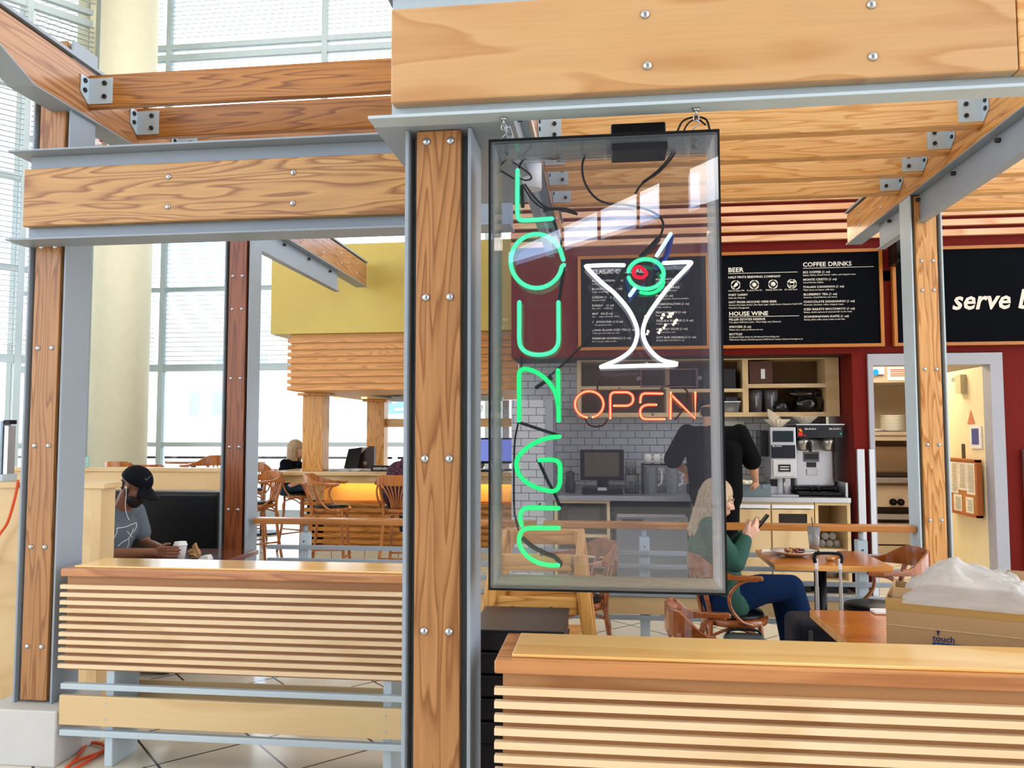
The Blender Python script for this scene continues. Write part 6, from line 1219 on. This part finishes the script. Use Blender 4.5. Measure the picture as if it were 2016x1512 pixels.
b = torsoY(B(), .9); b.cap(NK-V((0, 0, .06)), .062, HC-V((0, .01, .02)), .06); f_, l_v, u_v = head(b, HC, HF, (0, .3, .95), 1.02)
for s_, e2, w2 in ((sL, eL, wL), (sR, eR, wR)): limb(b, [s_, e2, e2+(w2-e2)*.4, w2], (.058, .048, .046, .030))
for sx_ in (-1, 1): limb(b, [pv+V((sx_*.10, 0, -.05)), pv+V((sx_*.10, .02, -.48)), pv+V((sx_*.10, 0, -.89))], (.10, .07, .045))
hand(b, wL, (.2, .8, -.5), (-.2, .4, .9), 1, .5, 1.0); hand(b, wR, (.15, .55, -.8), (.1, -.7, .5), -1, .6, 1.0); remesh(b, 'body', SK3, ba, .006, 4)
BS = mat('black_shirt', C(10, 10, 13), .9, spec=.1, bump=.15, bscale=14)
b = torsoY(B(), 1.03)
for s_, e2 in ((sL, eL), (sR, eR)): limb(b, [s_, s_+(e2-s_)*.5, s_+(e2-s_)*.95], (.085, .088, .090))
remesh(b, 'shirt', BS, ba, .008, 8)
b = B().cap(pv+V((.09, 0, -.03)), .142, pv-V((.09, 0, .03)), .142)
for sx_ in (-1, 1): limb(b, [pv+V((sx_*.10, 0, -.05)), pv+V((sx_*.10, .02, -.48)), pv+V((sx_*.10, 0, -.86))], (.115, .085, .07))
remesh(b, 'trousers', BS, ba, .010, 6)
for sx_ in (-1, 1): B().cap(pv+V((sx_*.10, -.03, -.935)), .045, pv+V((sx_*.10, .15, -.942)), .038).build('shoe', BLKP, ba)
Rm = Matrix((f_, l_v, u_v)).transposed()
B().ell(HC-f_*.02+u_v*.01, .092, .081, .07, 18, 12, mat=Rm).build('hair', HD, ba)
cq = B().ell(HC-f_*.010+u_v*.055, .112, .094, .088, 22, 14, mat=Rm)
for v in cq.v:
    h_ = (v-HC).dot(u_v)
    if h_ < .045: v += u_v*(.045-h_)
cq.build('cap', CAPM, ba); eyes(ba, HC, f_, l_v, u_v, 1.02)

# --- blonde woman at the bar ---------------------------------------
bw = thing('person', 'blonde woman in a black shirt sitting at the left end of the bar', 'person', (-3.9, 9.9, 0))
q = at(583, 884, 9.95); HC = V((q.x, 9.95, q.z)); NK = HC+V((-.04, 0, -.13)); pv = V((HC.x-.12, 9.95, .86)); ch = V((HC.x-.10, 9.95, HC.z-.33)); shR, shL = NK+V((-.04, -.17, -.06)), NK+V((-.02, .17, -.06))
elR, elL = shR+V((.10, -.03, -.26)), shL+V((.12, .03, -.26)); wrR, wrL = elR+V((.22, .06, .06)), elL+V((.22, -.06, .06))
b = torso(B(), pv, ch, NK, shR, shL, .85); b.cap(NK-V((0, 0, .05)), .05, HC-V((.02, 0, .03)), .05); f_, l_v, u_v = head(b, HC, (.93, -.15, -.25), (.2, 0, 1), .95)
for s_, e2, w2 in ((shR, elR, wrR), (shL, elL, wrL)): limb(b, [s_, e2, w2], (.045, .038, .025))
for o in (-.08, .08): limb(b, [pv+V((0, o, 0)), pv+V((.40, o, .0)), pv+V((.36, o, -.45))], (.085, .06, .04))
hand(b, wrR, (1, .1, -.1), (0, 0, 1), 1, .5, .9); hand(b, wrL, (1, -.1, -.1), (0, 0, 1), -1, .5, .9); remesh(b, 'body', SK2, bw, .007, 4)
b = torso(B(), pv+V((0, 0, .02)), ch, NK-V((0, 0, .03)), shR, shL, 1.03)
for s_, e2 in ((shR, elR), (shL, elL)): limb(b, [s_, s_+(e2-s_)*.8], (.068, .062))
remesh(b, 'shirt', mat('navy_black_shirt', C(12, 16, 26), .9, spec=.1), bw, .008, 7)
b = B().cap(pv+V((0, .08, -.02)), .125, pv-V((0, .08, .02)), .125)
for o in (-.08, .08): limb(b, [pv+V((0, o, 0)), pv+V((.40, o, .0)), pv+V((.36, o, -.42))], (.105, .075, .055))
remesh(b, 'trousers', mat('teal_trousers', C(20, 62, 84), .8), bw, .010, 6)
Rm = Matrix((f_, l_v, u_v)).transposed(); b = B().ell(HC-f_*.02+u_v*.035, .104, .092, .092, 18, 12, mat=Rm)
for k in range(13): a = math.radians(65+230*k/12); base = HC+f_*(.082*math.cos(a)-.012)+l_v*.086*math.sin(a); b.cap(base+u_v*.02, .032, base-V((.01, 0, .135)), .024)
remesh(b, 'hair', HB, bw, .008, 3); eyes(bw, HC, f_, l_v, u_v, .95)

# --- person in plaid, mostly behind the big column ------------------
pp_ = thing('person', 'person in a dark plaid shirt at the bar, hand raised, mostly behind the big column', 'person', (-2.2, 8.4, 0))
pv = V((-2.20, 8.42, .88)); ch = V((-2.14, 8.48, 1.08)); NK = V((-2.02, 8.66, 1.24)); HC = V((-1.98, 8.72, 1.36))
sL, sR = V((-2.24, 8.62, 1.13)), V((-1.86, 8.64, 1.16)); eL, eR = V((-2.28, 8.86, 1.12)), V((-1.80, 8.9, 1.14)); wL, wR = V((-2.24, 8.95, 1.33)), V((-1.85, 9.1, 1.12))
b = torsoY(B(), .85); b.cap(NK-V((0, 0, .04)), .052, HC-V((0, .01, .02)), .052); f_, l_v, u_v = head(b, HC, (.1, .95, -.2), (0, .2, 1), .96)
for s_, e2, w2 in ((sL, eL, wL), (sR, eR, wR)): limb(b, [s_, e2, w2], (.048, .040, .026))
for o in (-.08, .08): limb(b, [pv+V((o, 0, 0)), pv+V((o, .38, 0)), pv+V((o, .34, -.45))], (.09, .06, .04))
hand(b, wL, (.05, -.1, 1), (-.3, .9, 0), 1, .5, .9); hand(b, wR, (-.1, 1, -.1), (0, 0, 1), -1, .4, .9); remesh(b, 'body', SK2, pp_, .007, 4)
PL = bpy.data.materials.new('plaid_shirt'); PL.use_nodes = True; t_ = PL.node_tree; pn = t_.nodes['Principled BSDF']; tc_ = t_.nodes.new('ShaderNodeTexCoord'); ck = t_.nodes.new('ShaderNodeTexChecker'); ck.inputs['Scale'].default_value = 26; ck.inputs['Color1'].default_value = C(92, 40, 58); ck.inputs['Color2'].default_value = C(34, 18, 30)
t_.links.new(tc_.outputs['Object'], ck.inputs[0]); t_.links.new(ck.outputs[0], pn.inputs['Base Color']); pn.inputs['Roughness'].default_value = .85
b = torsoY(B(), 1.05)
for s_, e2, w2 in ((sL, eL, wL), (sR, eR, wR)): limb(b, [s_, e2, e2+(w2-e2)*.35], (.075, .062, .052))
remesh(b, 'shirt', PL, pp_, .008, 7)
b = B().cap(pv+V((.08, 0, -.02)), .13, pv-V((.08, 0, .02)), .13)
for o in (-.08, .08): limb(b, [pv+V((o, 0, 0)), pv+V((o, .38, 0)), pv+V((o, .34, -.42))], (.105, .075, .055))
remesh(b, 'trousers', PT, pp_, .010, 6)
Rm = Matrix((f_, l_v, u_v)).transposed(); B().ell(HC-f_*.02+u_v*.03, .102, .09, .098, 18, 12, mat=Rm).build('hair', HD, pp_); eyes(pp_, HC, f_, l_v, u_v, .96)

for o in COL.objects:
    if '_org' in o: del o['_org']
